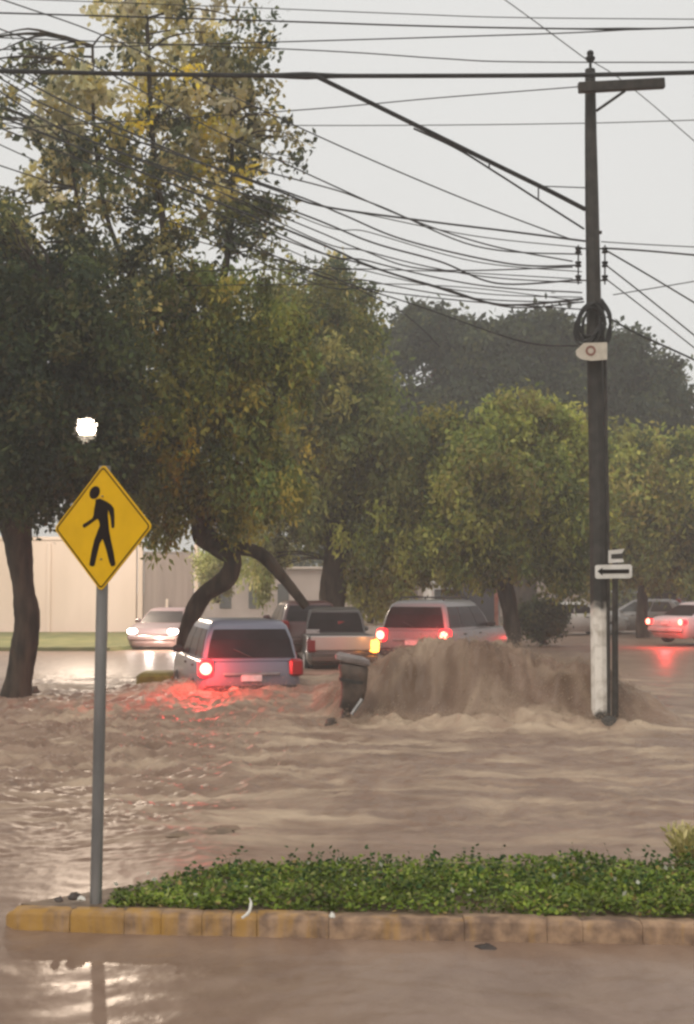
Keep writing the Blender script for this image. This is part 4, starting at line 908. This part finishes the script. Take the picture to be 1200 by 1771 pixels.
def car(name, label, cat, kind, X, Y, zb, head, paint, group=None, tail=None, headl=None, rack=False, glass='glass', parts=True, wheels=True, tilt=0):
    K = KINDS[kind]; e = thing(name, label, cat, (X,Y,zb), math.pi/2+R(head), group); e.rotation_euler = (0, tilt, math.pi/2+R(head))
    mb = MB(); mb.rings([rring(x0,x1,hw,r,z) for z,x0,x1,hw,r in K['low']]); 
    if kind == 'pickup':
        mb.rings([rring(x0,x1,hw,.12,z) for z,x0,x1,hw in ((.70,-.62,2.5,.87),(.98,-.62,2.45,.87),(1.05,-.6,2.3,.84),(1.06,-.55,2.2,.8))])
        for s in (-1,1): mb.box((-1.60,s*.83,.87), (1.95,.09,.36), None, .02)
    g = K['gh']; mb.rings([rring(x0,x1,hw,r,z) for z,x0,x1,hw,r in g])
    body = mb.build('body', paint, e, angle=35)
    za, zb_ = K['wza'], K['wzb']; a = lerp_ring(g, za); t = lerp_ring(g, zb_)
    GL = M[glass]
    lev = [za]+[q_[0] for q_ in g if za+.03 < q_[0] < zb_-.03]+[zb_]
    def pane(nm, fl, fr, out):
        th = .012; V = []; m_ = MB()
        rows = [(Vector(fl(z_, lerp_ring(g, z_), (z_-za)/(zb_-za))), Vector(fr(z_, lerp_ring(g, z_), (z_-za)/(zb_-za)))) for z_ in lev]
        o_ = Vector(out)
        for p_, q_ in rows: V += [p_+o_*th, q_+o_*th]
        n_ = len(rows)
        for p_, q_ in rows: V += [p_-o_*.03, q_-o_*.03]
        fs = []
        for k in range(n_-1):
            a_ = 2*k; fs += [(a_,a_+1,a_+3,a_+2), (2*n_+a_,2*n_+a_+2,2*n_+a_+3,2*n_+a_+1), (a_,a_+2,2*n_+a_+2,2*n_+a_), (a_+1,2*n_+a_+1,2*n_+a_+3,a_+3)]
        fs += [(0,2*n_,2*n_+1,1), (2*n_-2,2*n_-1,4*n_-1,4*n_-2)]
        m_.add(V, fs); return m_.build(nm, GL, e, smooth=False)
    wd = lambda q_: q_[2]-q_[3]*.55
    pane('rear_window', lambda z_,q_,f_: (q_[0],-wd(q_),z_), lambda z_,q_,f_: (q_[0],wd(q_),z_), (-1,0,.25))
    pane('windscreen', lambda z_,q_,f_: (q_[1],-wd(q_),z_), lambda z_,q_,f_: (q_[1],wd(q_),z_), (1,0,.3))
    sp = K['splits']
    for s in (-1,1):
        for i in range(len(sp)-1):
            f0,f1 = sp[i]+.012, sp[i+1]-.012
            xx = lambda q_,f_: (q_[0]+.1)+((q_[1]-.08)-(q_[0]+.1))*f_
            pane('side_window', lambda z_,q_,f_,f0=f0: (xx(q_,f0),s*q_[2],z_), lambda z_,q_,f_,f1=f1: (xx(q_,f1),s*q_[2],z_), (0,s,.2))
    rx0 = min(l[1] for l in K['low']); rx1 = max(l[2] for l in K['low']); hw = max(l[3] for l in K['low'])
    for nm, xx in (('rear_bumper',rx0),('front_bumper',rx1)):
        mb = MB(); mb.box((xx,0,.5), (.14,hw*1.86,.2), None, .05); bmp = mb.build(nm, M['trim'] if kind in ('suv','van') else paint, e)
    # tail lamps wrap the rear corners
    tz, th = K['tail']
    for s in (-1,1):
        lit = tail and tail.get(s); mb = MB(); mb.box((rx0+.10,s*(hw-.11),tz), (.26,.24,th), None, .04)
        tl = mb.build('taillight', M[lit] if lit else M['red_lens'], e)
        if lit:
            core = 'red_core' if lit.startswith('red') else lit
            mb = MB(); mb.lathe([(.02,-.045),(.085,-.03),(.105,0),(.07,.02)], (rx0-.04,s*(hw-.10),tz), 12, 'X'); mb.build('bulb', M[core], tl)
        lit2 = headl and headl.get(s); mb = MB(); mb.box((rx1-.12,s*(hw-.2),.70), (.26,.30,.16), None, .04); mb.build('headlight', M[lit2] if lit2 else M['white_lens'], e)
        mb = MB(); mb.box((a[1]-.35,s*(a[2]+.13),za+.05), (.14,.2,.14), None, .04); mb.tube([(a[1]-.35,s*(a[2]-.02),za),(a[1]-.35,s*(a[2]+.08),za+.03)], .03, 6); mb.build('wing_mirror', M['trim'] if kind=='suv' else paint, e)
        for i in (.35,.7):
            if kind == 'pickup' and i < .5: continue
            mb = MB(); xh = a[0]+(a[1]-a[0])*i; mb.box((xh,s*(hw-.015),za-.16), (.16,.04,.035), None, .01); mb.build('door_handle', M['trim'], e)
    mb = MB(); mb.box((rx0-.01,0,.74 if kind!='pickup' else .56), (.035,.36,.14), None, .008); mb.build('licence_plate', M['plate'], e)
    if wheels:
        for xx in K['wb']:
            for s in (-1,1):
                wr = K['wr']; mb = MB(); mb.lathe([(wr*.55,-.10),(wr*.93,-.105),(wr,-.07),(wr,.07),(wr*.93,.105),(wr*.55,.10)], (xx,s*(hw-.085),wr), 20, 'Y'); wh = mb.build('wheel', M['black'], e)
                mb = MB(); mb.lathe([(wr*.1,-.108),(wr*.5,-.112),(wr*.6,-.10),(wr*.6,.10),(wr*.5,.112),(wr*.1,.108)], (xx,s*(hw-.085),wr), 14, 'Y'); mb.build('rim', M['rim'], wh)
    if rack:
        mb = MB(); tp = g[-1][0]
        for s in (-1,1): mb.tube(spline([(-1.6,s*.55,tp-.03),(-1.5,s*.56,tp+.05),(-.2,s*.56,tp+.06),(0,s*.55,tp-.03)],4), .02, 6)
        for xx in (-1.2,-.4): mb.box((xx,0,tp+.055), (.05,1.1,.03), None, .008)
        mb.build('roof_rack', M['trim'], e)
    if kind == 'pickup':
        mb = MB(); mb.box((rx0+.02,0,.88), (.09,1.62,.36), None, .02); tg = mb.build('tailgate', paint_mat('white_tailgate_paint', (.62,.59,.55)), e); tg['label'] = 'white tailgate'
        mb = MB(); mb.box((-1.6,0,.74), (1.9,1.58,.03), None, .005); mb.build('bed_floor', M['trim'], e)
    if kind == 'suv':
        mb = MB(); mb.box((rx0-.015,0,.80), (.03,1.0,.05), None, .01); mb.build('chrome_strip', M['rim'], e)
        mb = MB(); mb.tube([(a[0]-.02,0,za+.02),(a[0]+.02,.3,za+.16)], .012, 5); mb.build('rear_wiper', M['trim'], e)
    return e
def on(px, Y): return X_at(px, Y)
P_blue = paint_mat('blue_grey_paint', (.13,.13,.17)); P_white = paint_mat('white_paint', (.62,.60,.57)); P_silver = paint_mat('silver_paint', (.38,.37,.36))
P_dark = paint_mat('dark_red_paint', (.09,.03,.03)); P_grey = paint_mat('grey_paint', (.17,.16,.17)); P_pink = paint_mat('pale_paint', (.6,.5,.5)); P_slate = paint_mat('slate_paint', (.10,.11,.13))
car('parked_suv', 'blue-grey off-roader nearest the pedestrian sign with one red tail lamp lit', 'car', 'suv', on(432,25.2)-.45, 27.2, -.20, 13, P_blue, tail={1:'red_lit'})
car('pickup_truck', 'dull grey pickup with a white tailgate and a lit amber lamp', 'pickup', 'pickup', on(592,36)-.25, 38.6, -.2, 6, paint_mat('dull_grey_paint', (.10,.092,.085)), tail={-1:'orange_lit'})
car('stranded_car', 'grey station wagon with both tail lamps lit behind the big wave', 'car', 'suv', on(726,34)+.75, 35.9, .05, -25, paint_mat('dull_silver_paint', (.17,.165,.165)), tail={1:'red_lit',-1:'red_lit'}, rack=True, glass='glass')
car('dark_red_car', 'dark red hatchback half hidden behind the blue-grey off-roader', 'car', 'hatch', on(518,38), 40, .15, 10, P_dark)
car('oncoming_car', 'pale car with lit headlamps facing the camera by the grass verge', 'car', 'sedan', on(284,48), 49.5, -.1, 172, paint_mat('dull_rose_paint', (.26,.17,.17)), headl={1:'white_lit',-1:'white_lit'})
car('white_car', 'white sedan crossing the street just left of the utility pole', 'car', 'sedan', on(1000,60), 61.5, -.05, -70, P_white)
car('silver_car', 'pale silver hatchback seen just right of the arrow sign post', 'car', 'hatch', on(1112,62), 63, -.05, 68, P_silver, glass='glass_grey')
car('braking_car', 'pale sedan with a lit red tail lamp at the right edge', 'car', 'sedan', on(1247,50), 51.5, .08, -58, P_pink, tail={1:'red_lit',-1:'red_lit'})
car('grey_van', 'tall grey van behind the braking car at the right edge', 'van', 'van', on(1205,62), 66, .3, -30, P_grey, glass='glass')

# box truck beyond the wagon
YT2 = 52; tb = Vector((on(826,YT2), YT2, 0))
bt = thing('box_truck', 'slate-blue box truck with a rounded roof beyond the station wagon', 'truck', tb, R(-8))
mb = MB(); rs = []
for yy in (0,3.6):
    rs.append([(math.cos(t)*0, 0, 0) for t in (0,)])
prof = [(-.62,.55),(-.62,2.2),(-.55,2.42),(-.38,2.55),(0,2.6),(.38,2.55),(.55,2.42),(.62,2.2),(.62,.55)]
mb.rings([[(x,0,z) for x,z in prof],[(x,3.6,z) for x,z in prof]]); mb.build('cargo_box', P_slate, bt, angle=30)
mb = MB(); mb.box((.66,-.03,1.45), (.14,.08,1.7), None, .02); mb.build('side_marker_strip', noise_mat('worn_red_strip',(.3,.1,.08),(.45,.25,.2),3,.5,.4), bt)
mb = MB(); mb.box((0,.3,.5), (1.2,.5,.2), None, .03); mb.build('bumper', M['trim'], bt)
mb = MB(); mb.rings([rring(3.65,5.0,.62,.12,z) for z in (.45,1.2)]+[rring(3.65,4.6,.56,.12,1.9)]); cb = mb.build('cab', P_slate, bt); cb.rotation_euler = (0,0,math.pi/2)
for xx,yy in ((-.5,.9),(.5,.9),(-.5,4.2),(.5,4.2)):
    mb = MB(); mb.lathe([(.2,-.1),(.36,-.1),(.38,0),(.36,.1),(.2,.1)], (xx,yy,.38), 16, 'X'); mb.build('wheel', M['black'], bt)
for s in (-1,1):
    mb = MB(); mb.box((s*.5,-.02,.75), (.16,.05,.12), None, .02); mb.build('taillight', M['red_lens'], bt)
# box trailer panel, pale, to the left of it
YT3 = 56; tb = Vector((on(770,YT3), YT3, 0)); wt = thing('white_van', 'white van partly hidden left of the slate-blue truck', 'van', tb, R(0))
wt_rot = 0
mb = MB(); mb.rings([rring(-.8,.8,2.0,.15,z) for z in (.35,1.2)]+[rring(-.74,.74,1.9,.2,2.2),rring(-.6,.6,1.7,.2,2.32)]); mb.build('body', P_white, wt)
mb = MB(); mb.box((0,-1.99,1.65), (1.1,.05,.6), None, .02); mb.build('rear_window', M['glass_grey'], wt)
for s in (-1,1):
    mb = MB(); mb.box((s*.68,-2.0,.95), (.14,.05,.4), None, .02); mb.build('taillight', M['red_lens'], wt)
    for yy in (-1.3,1.3):
        mb = MB(); mb.lathe([(.2,-.1),(.32,-.1),(.34,0),(.32,.1),(.2,.1)], (s*.72,yy,.34), 16, 'X'); mb.build('wheel', M['black'], wt)

# light thrown by the lit lamps
RED = (1,.05,.05)
plight('tail_light_glow', PY(346,1150,24.55), RED, 105, .06)
plight('tail_light_glow', PY(690,1086,33.0), RED, 42, .06); plight('tail_light_glow', PY(772,1080,33.1), RED, 60, .06)
plight('turn_lamp_glow', PY(640,1107,35.3), (1,.35,.06), 7, .05)
plight('tail_light_glow', PY(1150,1082,48.6), RED, 160, .08)
for px in (258,308): plight('headlamp_glow', PY(px,1103,46.6), (1,.85,.75), 60, .08)

# ------------------------------------------------------------------ rain haze
mb = MB(); mb.box((0,150,9.6), (900,520,23.2)); hz = mb.build('haze', bpy.data.materials.new('haze'), smooth=False)
m = hz.data.materials[0]; m.use_nodes = True; nt = m.node_tree; nt.nodes.clear(); out = nt.nodes.new('ShaderNodeOutputMaterial')
pv = nt.nodes.new('ShaderNodeVolumePrincipled'); pv.inputs['Density'].default_value = .0024; pv.inputs['Color'].default_value = (.92,.93,.91,1); pv.inputs['Anisotropy'].default_value = .2
lk(nt, pv.outputs[0], out.inputs['Volume']); tag(hz, 'thin grey rain haze filling the street', 'haze', kind='stuff')

# ------------------------------------------------------------------ render settings
scene.render.engine = 'CYCLES'
scene.view_settings.view_transform = 'Standard'; scene.view_settings.look = 'None'; scene.view_settings.exposure = .28; scene.view_settings.gamma = 1
scene.cycles.max_bounces = 6; scene.cycles.diffuse_bounces = 3; scene.cycles.glossy_bounces = 3; scene.cycles.transmission_bounces = 3; scene.cycles.volume_bounces = 1; scene.cycles.transparent_max_bounces = 6
scene.cycles.sample_clamp_indirect = 6; scene.cycles.use_denoising = True
scene.cycles.pixel_filter_type = 'BLACKMAN_HARRIS'; scene.cycles.filter_width = 2.7
